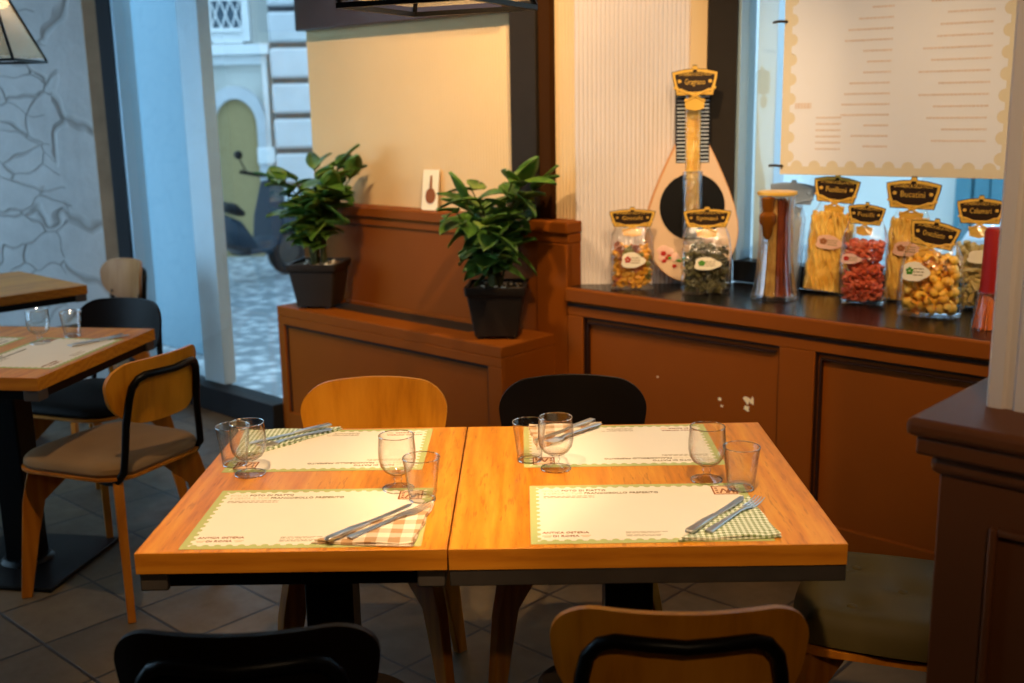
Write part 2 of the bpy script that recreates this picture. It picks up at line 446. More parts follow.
# cream ribbed wall over the panelling
b = ribs(P(-.2, .41), P(1.19, .41), 1.02, ZC, .0165, .004, .12); struct(b.build('wall_panel', 'cream', smooth=True))
b = ribs(P(1.38, .41), P(1.52, .41), .7, ZC, .0165, .004, .12); struct(b.build('wall_pier', 'cream'))
b = MB(); b.box(1.185, 1.325, .36, .50, 1.05, ZC); q = struct(wall_build(b, 'trim_2', 'postdark', bevel=.004))
b = MB(); b.box(1.325, 1.385, .375, .50, 1.05, ZC); wall_build(b, 'post_return', 'postbrown', q, bevel=.003)
b = MB(); b.box(-.18, 1.18, .33, .405, 1.862, ZC); struct(wall_build(b, 'trim_3', 'soffit', bevel=.006))
# low wall behind the planter, under the cream panel
b = MB(); b.box(-.2, 1.52, .325, .42, 0, 1.0); q = struct(wall_build(b, 'wall_wainscot', 'brown', bevel=.003))
b = MB(); b.box(-.2, 1.525, .305, .46, 1.005, 1.052); wall_build(b, 'ledge', 'brown', q, bevel=.006)
b = MB(); b.box(-.2, 1.522, .316, .42, .965, 1.005); wall_build(b, 'ledge_moulding', 'brown', q, bevel=.006)
b = MB(); b.box(1.36, 1.52, .31, .34, .3, .965); wall_build(b, 'pilaster', 'brown', q, bevel=.003)

# frontal reveal of the right window
pa = P(1.515, .41); xa = .27; ya = 4.315
b = ribs((.262, ya), (.70, ya), .78, ZC, .0165, .0045, .14); struct(b.build('wall_reveal', 'ribcream'))
b = MB(); b.box(.70, .765, 4.305, 4.45, .78, ZC); struct(b.build('trim_4', 'cream', bevel=.004))
b = MB(); b.box(.765, .875, 4.28, 4.45, .80, ZC); struct(b.build('trim_5', 'postdark', bevel=.004))
# right window
b = MB(); b.box(1.965, 5.3, .80, .90, .80, .885); w2 = struct(wall_build(b, 'window_2', 'frame', bevel=.004))
b = MB(); b.box(1.965, 1.985, .79, .90, .885, ZC); wall_build(b, 'window_edge', 'silverframe', w2, bevel=.003)
b = MB(); b.box(2.01, 2.095, .87, .95, .885, ZC); wall_build(b, 'window_mullion', 'whiteframe', w2, bevel=.004)
b = MB(); b.box(1.985, 5.3, .845, .851, .885, ZC); wall_build(b, 'window_pane', 'glasspane', w2, smooth=False)
b = MB(); b.box(5.3, 5.75, .70, .95, 0, ZC); struct(wall_build(b, 'wall_facade', 'wallroom', smooth=False))
b = MB(); b.box(1.9, 5.4, .60, .90, 0, .74); struct(wall_build(b, 'wall_under_window', 'brown', smooth=False))

# ------------------------------------------------------------------ planter bench
t = thing('planter_bench', 'low brown panelled planter bench under the cream wall, two potted plants on top', 'planter', P(.725, .15), WA)
def pb(mb, name, mat, par=None, **kw): return mb.build(name, mat, par or t, loc=(0, 0, 0), **kw)
U = 1.45/2
b = MB(); b.box(-U, U, -.135, .165, 0, .555); pb(b, 'carcass', 'brown', bevel=.003)
b = MB(); b.box(-U, U, -.15, -.02, .555, .60); b.box(-U, -.60, -.02, .165, .555, .6); b.box(.42, U, -.02, .165, .555, .6); b.box(-.6, .42, .155, .165, .555, .6)
pb(b, 'top_rim', 'brown', bevel=.003)
b = MB(); b.box(-.6, .42, -.02, .155, .555, .585); pb(b, 'liner', 'trough', bevel=.002)
# frame and recessed panel of the front
b = MB(); b.box(-U, U, -.15, -.135, .515, .555); b.box(-U, -U+.05, -.15, -.135, 0, .515); b.box(U-.075, U, -.15, -.135, 0, .515); b.box(-U+.05, U-.075, -.15, -.135, 0, .09)
pb(b, 'front_frame', 'brown', bevel=.003)
b = MB()
for x0, x1, z0, z1 in ((-U+.05, U-.075, .503, .512), (-U+.052, -U+.061, .09, .503), (U-.085, U-.077, .09, .503)): b.box(x0, x1, -.141, -.134, z0, z1)
pb(b, 'panel_groove', 'groove')

# ------------------------------------------------------------------ window counter
CU0, CU1 = 1.53, 4.3
t = thing('window_counter', 'long brown panelled counter with black top under the right window, pasta packs standing on it', 'counter', P(CU0, .30), WA)
W = CU1-CU0
b = MB(); b.box(0, W, .02, .30, 0, .745); pb(b, 'carcass', 'brown', bevel=.002)
b = MB(); b.box(0, W, -.018, .012, .745, .80); pb(b, 'top_lip', 'brown', bevel=.006)
top = MB()
# the black top runs back to the reveal and the window
loc = lambda u, v: (u-CU0, v-.30)
tp = [(0, .012), (W, .012), loc(CU1, .80), loc(1.985, .80), loc(*[(Vector((.872, 4.27, 0))-O).dot(q) for q in (E1, E2)]), loc(*[(Vector((.275, 4.30, 0))-O).dot(q) for q in (E1, E2)])]
top.prism([(x, y, .755) for x, y in tp], (0, 0, .045)); pb(top, 'worktop', 'top', bevel=.001)
panels = [(.075, .93), (1.06, 1.96), (2.1, 2.7)]
b = MB(); b.box(0, W, 0, .02, .69, .745); b.box(0, W, 0, .02, 0, .1)
ed = [0]+[x for p_ in panels for x in p_]+[W]
for i in range(0, len(ed), 2): b.box(ed[i], ed[i+1], 0, .02, .1, .69)
pb(b, 'front_frame', 'brown', bevel=.003)
b = MB(); b.box(0, W, -.004, .001, .728, .738)
for x0, x1 in panels:
    for q in (0, .018):
        b.box(x0+q, x1-q, .008-q*.2, .021, .682-q, .688-q); b.box(x0+q, x0+q+.006, .008-q*.2, .021, .1, .682-q)
pb(b, 'panel_groove', 'groove')
random.seed(3)
for x, z, sx, sz in ((.80, .475, .020, .018), (.80, .445, .014, .012), (.82, .475, .009, .02), (.69, .46, .008, .007), (.70, .437, .007, .006), (.42, .5, .005, .004)):
    pts = []
    for k in range(9):
        a = 2*PI*k/9; r = random.uniform(.4, 1.1); pts.append((x+sx*r*math.cos(a), .0185, z+sz*r*math.sin(a)))
    b = MB(); b.prism(pts, (0, .003, 0)); pb(b, 'paint_chip', 'cardpaper', smooth=False)

# ------------------------------------------------------------------ right pillar
pc = Vector((.575, 1.545, 0))
pr_ = struct(bpy.data.objects.new('pillar', None)); COL.objects.link(pr_); pr_.location = pc; pr_.rotation_euler = (0, 0, WA)
b = MB(); b.box(0, 1.3, 0, .5, 1.022, 1.05); b.build('cap', 'pillarbrown', pr_, bevel=.01, bseg=3)
b = MB(); b.box(.012, 1.3, .012, .49, .992, 1.022); b.build('cap_moulding', 'pillarbrown', pr_, bevel=.006)
b = MB(); b.box(.028, 1.3, .028, .47, .962, .992); b.build('cap_bead', 'pillarbrown', pr_, bevel=.012, bseg=3)
b = MB(); b.box(.04, 1.3, .04, .46, 0, .965); b.build('pillar_body', 'pillarbrown', pr_, bevel=.004)
b = MB(); b.box(.12, .132, .028, .042, .1, .9); b.box(.132, 1.2, .028, .042, .888, .9); b.box(.132, 1.2, .028, .042, .1, .112)
b.build('panel_bead', 'pillarbrown', pr_, bevel=.004)
b = ribs((.068, .135), (.75, .135), 1.05, ZC, .036, .006, .3, box=True); b.build('ribbed_post', 'ribcream', pr_)

# ------------------------------------------------------------------ outside
b = MB(); b.box(-30, 30, -5.9, 30, -.2, -.12); struct(wall_build(b, 'ground_street', 'cobble', smooth=False, u0=0, v0=6))
# smooth rendered pier just outside the left part of each window
b = MB(); b.hexa([(-5.6, .9, -.12), (-2.14, .9, -.12), (-2.9, 1.3, -.12), (-5.6, 1.3, -.12), (-5.6, .9, 4.5), (-2.14, .9, 4.5), (-2.9, 1.3, 4.5), (-5.6, 1.3, 4.5)]); struct(wall_build(b, 'wall_outside_pier', 'extpier', bevel=.01))
# the old building across the street
Y0 = 12.0
fa = struct(bpy.data.objects.new('exterior_building', None)); COL.objects.link(fa); fa.location = (-2.8, Y0, -.12)
def arch(cx, w, h, z0=0, n=14):
    r = w/2
    return [(cx-r, z0)]+[(cx-r*math.cos(PI*k/n), h-r*1.25+r*1.25*math.sin(PI*k/n)) for k in range(n+1)]+[(cx+r, z0)]
b = MB(); b.box(-4.2, 8.5, .28, .5, 0, 6); b.build('wall_plaster', 'extwall', fa, smooth=False)
b = MB(); b.prism([(x, .2, z) for x, z in arch(-.16, .46, 1.72)], (0, .1, 0)); b.build('arched_door', 'extdoor', fa, smooth=False)
ao, ai = arch(-.16, .66, 1.86), arch(-.16, .46, 1.72)
b = MB(); b.loft([[(x, .14, z) for x, z in ao], [(x, .14, z) for x, z in ai], [(x, .29, z) for x, z in ai], [(x, .29, z) for x, z in ao], [(x, .14, z) for x, z in ao]], closed=False, cap0=False, cap1=False)
b.build('arch_surround', 'extstone', fa, bevel=.01)
b = MB(); b.box(-.48, .26, .1, .3, 2.18, 2.29); b.box(-.44, .22, .18, .3, 2.08, 2.18); b.build('cornice', 'exttrim', fa, bevel=.01)
b = MB(); b.box(.16, .22, .16, .3, 0, 2.08); b.box(.06, .26, .12, .3, 1.02, 1.2); b.box(-.48, -.4, .16, .3, 0, 2.08); b.build('jamb_stone', 'exttrim', fa, bevel=.01)
b = MB(); b.box(-.34, -.02, .2, .3, 2.42, 3.4); wn = b.build('upper_window', 'extglass', fa, smooth=False)
b = MB(); b.box(-.42, -.34, .14, .3, 2.32, 3.4); b.box(-.02, .06, .14, .3, 2.32, 3.4); b.box(-.34, -.02, .14, .3, 2.3, 2.42); b.build('window_surround', 'exttrim', wn, bevel=.005)
b = MB()
for k in range(3): b.tube([(-.34+.107*k, .12, 2.45), (-.34+.107*(k+1), .12, 2.75)], .008); b.tube([(-.34+.107*(k+1), .12, 2.45), (-.34+.107*k, .12, 2.75)], .008)
b.box(-.35, -.01, .1, .14, 2.74, 2.78); b.box(-.35, -.01, .1, .14, 2.42, 2.46); b.build('balcony_railing', 'exttrim', wn)
b = MB()
for k in range(9):
    b.box(.28, 4.5, .02, .3, .08+.37*k, .08+.37*k+.31)
b.build('rusticated_stone', 'extstone', fa, bevel=.03, bseg=2)
b = MB(); b.box(.28, 4.5, .1, .3, 0, 3.5); b.build('stone_joint', 'extjoint', fa, smooth=False)
b = MB(); b.box(-.66, -.5, .0, .3, 0, 5); b.box(-4.2, -.9, .1, .3, 0, 5); b.build('pilaster', 'exttrim', fa, bevel=.01)
# opposite side seen through the right window
ob = struct(bpy.data.objects.new('exterior_shopfront', None)); COL.objects.link(ob); ob.location = P(2.0, 5.2, -.12); ob.rotation_euler = (0, 0, WA)
b = MB(); b.box(-1.2, 9, .2, .4, 0, 5); b.build('wall_plaster', 'extwall', ob, smooth=False)
b = MB()
for k in range(60): b.box(-.9+.13*k, -.9+.13*k+.115, .1+.02*(k % 2), .2, 0, 2.4)
b.build('board_shutter', 'gate', ob, bevel=.006)

# scooter parked in the street
t = thing('motor_scooter', 'dark blue motor scooter parked on the cobbles outside the left window', 'scooter', (-2.55, 10.3, -.12), R(58))
for x, nm in ((-.55, 'rear_wheel'), (.62, 'front_wheel')):
    b = MB(); n = 20
    rings = [[(x+(.2+.05*math.cos(2*PI*j/8))*math.cos(2*PI*i/n), .05*math.sin(2*PI*j/8), .25+(.2+.05*math.cos(2*PI*j/8))*math.sin(2*PI*i/n)) for j in range(8)] for i in range(n)]
    rings.append(rings[0]); b.loft(rings, True, False, False); w = b.build(nm, 'rubber', t)
    b = MB(); b.lathe([(.02, -.05), (.15, -.035), (.15, .035), (.02, .05)], 16); b.move(Matrix.Translation((x, 0, .25)) @ Matrix.Rotation(R(90), 4, 'X')); b.build('rim', 'steel', w)
def body_ring(x, zc, hw, hh): return [(x, hw*math.copysign(abs(math.cos(a))**.7, math.cos(a)), zc+hh*math.copysign(abs(math.sin(a))**.7, math.sin(a))) for a in [2*PI*k/12 for k in range(12)]]
b = MB(); b.loft([body_ring(-.82, .66, .05, .04), body_ring(-.7, .62, .14, .12), body_ring(-.35, .56, .17, .17), body_ring(-.05, .45, .15, .16), body_ring(.1, .34, .14, .06)]); b.build('rear_body', 'scooterbody', t)
b = MB(); b.loft([body_ring(0, .3, .15, .04), body_ring(.25, .3, .15, .04), body_ring(.36, .36, .16, .06)]); b.build('footboard', 'scooterbody', t)
b = MB(); b.prism([(.34, -.18, .32), (.40, -.2, .6), (.46, -.14, .92), (.46, .14, .92), (.40, .2, .6), (.34, .18, .32)], (.04, 0, .02)); b.build('leg_shield', 'scooterbody', t, bevel=.01)
b = MB(); b.loft([body_ring(.36, .3, .06, .08), body_ring(.55, .5, .08, .08), body_ring(.8, .46, .05, .05)]); b.build('front_mudguard', 'scooterbody', t)
b = MB(); b.tube([(.6, 0, .3), (.46, 0, .95)], .03); b.tube([(.36, -.3, 1.02), (.46, -.12, .98), (.46, .12, .98), (.36, .3, 1.02)], .018); b.build('handlebar', 'blackmetal', t)
b = MB(); b.loft([body_ring(-.78, .76, .1, .03), body_ring(-.5, .78, .14, .06), body_ring(-.1, .72, .12, .05), body_ring(.02, .66, .08, .03)]); b.build('saddle', 'rubber', t)
b = MB(); b.ball((-.84, 0, .64), .05, .6, 1.2, .8); b.build('tail_lamp', 'redlens', t)
b = MB(); b.tube([(.40, .26, 1.02), (.38, .32, 1.15)], .008); b.ball((.38, .33, 1.18), .06, .3, 1, .7); b.build('mirror', 'blackmetal', t)

# white car behind the right window
t = thing('parked_car', 'white car parked in the street beyond the right window, below the hanging menu', 'car', P(4.35, 3.5, -.12), WA); t.scale = (1.2, 1.2, 1.2)
def cr(x, hw, z0, z1): return [(x, -hw, z0), (x, -hw*1.02, (z0+z1)/2), (x, -hw*.93, z1-.04), (x, -hw*.8, z1), (x, hw*.8, z1), (x, hw*.93, z1-.04), (x, hw*1.02, (z0+z1)/2), (x, hw, z0)]
b = MB(); b.loft([cr(-1.95, .7, .35, .62), cr(-1.8, .8, .25, .82), cr(-.9, .84, .22, .92), (cr(.9, .84, .22, .95)), cr(1.7, .82, .25, .92), cr(1.85, .75, .32, .8)]); b.build('car_body', 'carpaint', t, bevel=.02)
b = MB(); b.loft([cr(-1.0, .74, .9, .93), cr(-.35, .66, .9, 1.36), cr(.9, .66, .9, 1.4), cr(1.6, .72, .9, .95)]); ca = b.build('cabin', 'carpaint', t, bevel=.02)
b = MB()
for s in (-1, 1): b.prism([(-.75, s*.74, .96), (-.35, s*.68, 1.28), (.85, s*.68, 1.32), (1.25, s*.74, .98)], (0, s*.012, 0))
b.build('side_window', 'extglass', ca, smooth=False)
for x in (-1.2, 1.15):
    for s in (-1, 1):
        b = MB(); b.lathe([(.1, -.1), (.29, -.1), (.31, -.06), (.31, .06), (.29, .1), (.1, .1)], 20); b.move(Matrix.Translation((x, s*.74, .31)) @ Matrix.Rotation(R(90), 4, 'X')); b.build('wheel', 'rubber', t)

# ------------------------------------------------------------------ furniture
def table(name, label, w, d, loc, rz, inset, group='square wooden dining tables'):
    t = thing(name, label, 'table', loc, rz, group)
    b = MB(); b.box(-w/2+.003, w/2-.003, -d/2+.003, d/2-.003, .711, .75); tp = b.build('tabletop', 'table', t, bevel=.0006)
    b = MB()
    b.box(-w/2, w/2, -d/2, -d/2+.003, .711, .75); b.box(-w/2, w/2, d/2-.003, d/2, .711, .75)
    b.box(-w/2, -w/2+.003, -d/2+.003, d/2-.003, .711, .75); b.box(w/2-.003, w/2, -d/2+.003, d/2-.003, .711, .75)
    b.build('edge_band', 'edge', tp, bevel=.0006)
    b = MB(); x, y = w/2-inset, d/2-inset
    for s in (-1, 1):
        b.box(-x, x, min(s*y, s*(y-.035)), max(s*y, s*(y-.035)), .68, .711); b.box(min(s*x, s*(x-.035)), max(s*x, s*(x-.035)), -y+.035, y-.035, .68, .711)
    b.build('apron_frame', 'steel' if inset < .01 else 'blackmetal', t, bevel=.002)
    if inset >= .01:
        for sx in (-1, 1):
            for sy in (-1, 1):
                b = MB(); b.box(min(sx*w/2, sx*(w/2-.05))+sx*-.004, max(sx*w/2, sx*(w/2-.05))+sx*-.004, min(sy*d/2, sy*(d/2-.05))+sy*-.004, max(sy*d/2, sy*(d/2-.05))+sy*-.004, .677, .711); b.build('corner_bracket', 'greysteel', t, bevel=.003)
    b = MB(); b.box(-.05, .05, -.05, .05, .02, .68); b.build('pedestal', 'blackmetal', t, bevel=.006)
    b = MB(); b.box(-.2, .2, -.2, .2, .66, .68); b.build('top_plate', 'blackmetal', t, bevel=.003)
    b = MB(); b.box(-.22, .22, -.22, .22, 0, .014); b.lathe([(.09, .014), (.075, .03)], 16); b.build('base_plate', 'blackmetal', t, bevel=.004)
    return t
TR = R(-.676); T0 = Vector((-.1198, 1.7938, 0))
def TL(a, b_, z=0): return T0+Vector((math.cos(TR)*a-math.sin(TR)*b_, math.sin(TR)*a+math.cos(TR)*b_, z))
WR, DR, WL = .70, .741, .553
table('dining_table', 'right-hand, wider of the two wooden tables pushed together in the middle', WR-.003, DR, TL(WR/2, DR/2), TR, .001)
table('dining_table', 'left-hand, narrower of the two wooden tables pushed together in the middle', WL-.003, DR, TL(-WL/2, DR/2+.001), TR, .016)
AA = R(-9.5); ta = Vector((-1.389, 3.107, 0))
def AL(a, b_, z=0): return ta+Vector((math.cos(AA)*a-math.sin(AA)*b_, math.sin(AA)*a+math.cos(AA)*b_, z))
table('dining_table', 'wooden table at the left edge of the photo, beige-seated chair pulled up at its side', .70, .72, AL(-.35, .36), AA, .012)
tb = Vector((-1.893, 4.839, 0))
table('dining_table', 'farthest wooden table, by the pale stone wall', .70, .72, tb-E1*.35-E2*.36, WA, .012)

def se(x, y, n=3.2): pass
def rrect(w, d, r, n=6, taper=0):
    pts = []
    for cx, cy, a0 in ((w/2-r, d/2-r, 0), (-w/2+r, d/2-r, 90), (-w/2+r, -d/2+r, 180), (w/2-r, -d/2+r, 270)):
        for k in range(n+1):
            a = R(a0+90*k/n); x, y = cx+r*math.cos(a), cy+r*math.sin(a)
            pts.append((x*(1+taper*y/d), y))
    return pts
def leg_bm(sx, sy, ztop=.425):
    b = MB(); dv = Vector((sx, sy*1.05, 0)).normalized(); pv = Vector((-dv.y, dv.x, 0))
    def ring(rin, rout, z, t): return [dv*rin+pv*t+Vector((0, 0, z)), dv*rout+pv*t+Vector((0, 0, z)), dv*rout-pv*t+Vector((0, 0, z)), dv*rin-pv*t+Vector((0, 0, z))]
    b.loft([ring(.285, .318, 0, .012), ring(.245, .296, .2, .013), ring(.215, .282, .32, .014), ring(.13, .262, .40, .015), ring(.05, .255, ztop, .015)])
    return b
def chair(name, label, back, seat, cush, loc, rz, legs='plyleg', group='dining chairs with curved plywood backs'):
    t = thing(name, label, 'chair', loc, rz, group)
    for sx in (-1, 1):
        for sy in (-1, 1): leg_bm(sx, sy).build('leg', legs, t, bevel=.003)
    b = MB(); o = rrect(.44, .43, .10, 6, .10); b.loft([[(x*.93, y*.93, .425) for x, y in o], [(x, y, .433) for x, y in o], [(x, y, .441) for x, y in o]]); b.build('seat', seat, t)
    b = MB(); o = rrect(.432, .422, .10, 6, .10)
    b.loft([[(x*k, y*k, z) for x, y in o] for k, z in ((.97, .441), (1, .452), (.99, .466), (.94, .477), (.8, .483), (.4, .485), (.05, .485))]); b.build('seat_cushion', cush, t)
    # curved plywood back
    b = MB()
    W_, H_ = .40, .20
    nu, nv = 22, 18
    def fn(i, j, off):
        zz = -math.cos(PI*j)                      # rows closer together at the rounded ends
        d = (1-zz)*H_/2 if zz > 0 else (1+zz)*H_/2; r_ = .078 if zz > 0 else .088
        half = W_/2*(1-.13*((1-zz)/2)**1.6)       # a little narrower below
        hw = half if d >= r_ else half-r_+math.sqrt(max(0, r_*r_-(r_-d)**2))
        sx = -1+2*i; x = sx*hw
        zc = .693+zz*H_/2-(x/.2)**2*.010*(1 if zz > 0 else -.5)*abs(zz)
        y = -.24+.072*(x/.2)**2-(zc-.60)*.12+off
        return (x, y, zc)
    fr = [[b.b.verts.new(fn(i/nu, j/nv, .006)) for j in range(nv+1)] for i in range(nu+1)]
    bk = [[b.b.verts.new(fn(i/nu, j/nv, -.006)) for j in range(nv+1)] for i in range(nu+1)]
    for i in range(nu):
        for j in range(nv):
            b.face([fr[i][j], fr[i][j+1], fr[i+1][j+1], fr[i+1][j]]); b.face([bk[i][j], bk[i+1][j], bk[i+1][j+1], bk[i][j+1]])
    bord = [(i, 0) for i in range(nu)]+[(nu, j) for j in range(nv)]+[(i, nv) for i in range(nu, 0, -1)]+[(0, j) for j in range(nv, 0, -1)]
    for k in range(len(bord)):
        (a, c), (d_, e_) = bord[k], bord[(k+1) % len(bord)]
        b.face([fr[a][c], fr[d_][e_], bk[d_][e_], bk[a][c]])
    bp = b.build('backrest', back, t)
    for s in (-1, 1):
        b = MB(); x = s*.135; y = -.24+.072*(x/.2)**2-(.635-.6)*.12+.008
        b.ball((x, y, .628), .0085, 1, .5, 1, 10, 6); b.build('screw', 'blackmetal', bp)
    # black tube frame: up one side, across behind the back, down the other
    b = MB(); pts = []
    half = [(.145, -.06, .415), (.163, -.13, .415), (.170, -.18, .425), (.169, -.206, .46), (.162, -.211, .52), (.154, -.216, .60), (.146, -.231, .68), (.139, -.239, .715), (.122, -.249, .738), (.10, -.258, .747), (.05, -.272, .748)]
    pts = [(-x, y, z) for x, y, z in half]+[(0, -.277, .746)]+[(x, y, z) for x, y, z in half[::-1]]
    b.tube(pts, .0115, 10); b.build('back_frame', 'blackmetal', t)
    return t
chair('dining_chair', 'orange plywood chair behind the left middle table, facing the camera', 'ply', 'plyleg', 'beige', (-.37, 2.62, 0), R(180))
chair('dining_chair', 'black chair behind the right middle table, against the brown counter', 'blackply', 'plyleg', 'blackpad', (.15, 2.60, 0), R(178))
chair('dining_chair', 'black chair cut by the bottom edge, in front of the left middle table', 'blackply', 'blackply', 'blackpad', (-.405, 1.67, 0), R(2), 'plyleg')
chair('dining_chair', 'wooden chair with black tube frame cut by the bottom edge, before the right table', 'ply', 'plyleg', 'blackpad', (.25, 1.71, 0), R(-2))
chair('dining_chair', 'orange plywood chair with beige seat and black tube frame beside the left table', 'ply', 'plyleg', 'beige', (-1.275, 3.34, 0), R(155-90))
chair('dining_chair', 'black-backed chair at the far side of the left table', 'blackply', 'plyleg', 'blackpad', (-1.58, 3.98, 0), R(250-90))
chair('dining_chair', 'pale brown plywood chair by the black window post, behind the black chair', 'palewood', 'plyleg', 'blackpad', (-2.04, 5.18, 0), WA+R(180))

# stool with a tufted olive seat
t = thing('upholstered_stool', 'low stool with tufted olive leather seat between the right table and the brown pillar', 'stool', (.83, 2.18, 0), R(-20))
for sx in (-1, 1):
    for sy in (-1, 1): leg_bm(sx, sy, .40).build('leg', 'plyleg', t, bevel=.003)
b = MB(); o = rrect(.44, .42, .07); b.loft([[(x, y, .40) for x, y in o], [(x, y, .415) for x, y in o]]); b.build('seat_base', 'plyleg', t)
BT = [(-.1, -.1), (.1, -.1), (-.1, .1), (.1, .1), (0, 0)]
b = MB()
def cush(i, j):
    x, y = -1+2*i, -1+2*j
    px, py = x*.225*math.sqrt(1-.18*y*y), y*.215*math.sqrt(1-.18*x*x)
    e_ = max(abs(x), abs(y))
    z = .482-.06*max(0, (e_-.72)/.28)**2.2
    for bx, by in BT: z -= .016*math.exp(-((px-bx)**2+(py-by)**2)/.0012)
    return (px, py, z)
b.grid(cush, 28, 28)
b.b.verts.ensure_lookup_table(); n = 29
ring = [b.b.verts[i*n] for i in range(n)]+[b.b.verts[(n-1)*n+j] for j in range(1, n)]+[b.b.verts[i*n+n-1] for i in range(n-2, -1, -1)]+[b.b.verts[j] for j in range(n-2, 0, -1)]
low = [b.b.verts.new((v.co.x*.97, v.co.y*.97, .415)) for v in ring]
for k in range(len(ring)): b.face([ring[k], ring[(k+1) % len(ring)], low[(k+1) % len(ring)], low[k]])
b.face(low); cu = b.build('cushion', 'olive', t)
for bx, by in BT:
    b = MB(); b.ball((bx, by, .466), .012, 1, 1, .5); b.build('button', 'olive', cu)

# ------------------------------------------------------------------ pendants
def pendant(label, c, zb, side, rz, watts):
    h = .38; t = thing('pendant_lamp', label, 'lamp', (c[0], c[1], zb), rz, 'black-framed pyramid pendant lamps')
    a = side/2; cor = [(-a, -a), (a, -a), (a, a), (-a, a)]; k = .1
    b = MB()
    for i in range(4):
        p, q = Vector((*cor[i], 0)), Vector((*cor[(i+1) % 4], 0))
        d = (q-p).normalized(); nn = Vector((d.y, -d.x, 0))
        b.hexa([p-nn*.006, q-nn*.006, q+nn*.006, p+nn*.006, p-nn*.006+Vector((0, 0, .010)), q-nn*.006+Vector((0, 0, .010)), q+nn*.006+Vector((0, 0, .010)), p+nn*.006+Vector((0, 0, .010))])
        b.tube([(p.x, p.y, .01), (p.x*k, p.y*k, h)], .006, 6)
    b.box(-a*k-.01, a*k+.01, -a*k-.01, a*k+.01, h-.005, h+.03)
    fr = b.build('lamp_frame', 'blackmetal', t, smooth=False)
    for i in range(4):
        p, q = cor[i], cor[(i+1) % 4]
        b = MB(); b.prism([(p[0]*.98, p[1]*.98, .02), (q[0]*.98, q[1]*.98, .02), (q[0]*k, q[1]*k, h-.01), (p[0]*k, p[1]*k, h-.01)], (0, 0, .002)); b.build('glass_panel', 'lampglass', t, smooth=False)
    b = MB(); b.lathe([(.006, h+.03), (.006, ZC-zb)], 8); b.lathe([(.05, ZC-zb-.03), (.05, ZC-zb)], 16); b.build('cord', 'blackmetal', t)
    b = MB(); b.lathe([(.018, h-.10), (.018, h-.01)], 12); b.build('socket', 'blackmetal', t)
    b = MB(); b.ball((0, 0, h-.13), .032, 1, 1, 1.2); b.build('bulb', 'bulb' if watts > 2 else 'dimbulb', t)
    if watts:
        l = bpy.data.lights.new('pendant_bulb_light', 'POINT'); l.energy = watts; l.color = (1, .66, .34); l.shadow_soft_size = .035
        lo = bpy.data.objects.new('pendant_bulb_light', l); COL.objects.link(lo); lo.location = (c[0], c[1], zb+h-.19)
    return t
pendant('black-framed glass pyramid pendant at the top centre above the middle tables', (-.134, 2.32), 1.70, .293, R(-26), 14)
pendant('black-framed glass pyramid pendant at the top left corner by the stone wall', (-2.02, 4.43), 1.70, .31, R(0), .8)

# ------------------------------------------------------------------ table settings
MW, MH = .43, .30
def scallop(w, h, mg, r):
    pts = []
    def side(p, d, nrm, L):
        n = max(3, int(round(L/.0212))); st = L/n
        for i in range(n):
            c = p+d*(st*(i+.5))
            pts.append(c-d*(st*.5))
            for k in range(7):
                a = PI*k/6; pts.append(c-d*(r*math.cos(a))+nrm*(r*math.sin(a)))
    V = lambda x, y: Vector((x, y, 0))
    side(V(mg, mg), V(1, 0), V(0, 1), w-2*mg); side(V(w-mg, mg), V(0, 1), V(-1, 0), h-2*mg)
    side(V(w-mg, h-mg), V(-1, 0), V(0, -1), w-2*mg); side(V(mg, h-mg), V(0, -1), V(1, 0), h-2*mg)
    return pts
def words_rows(b, x, y, w, h, seed, z=.0011):
    rnd = random.Random(seed); cx = x
    while cx < x+w:
        L_ = rnd.uniform(.004, .013); L_ = min(L_, x+w-cx); b.box(cx, cx+L_, y, y+h, z-.0002, z); cx += L_+.0022
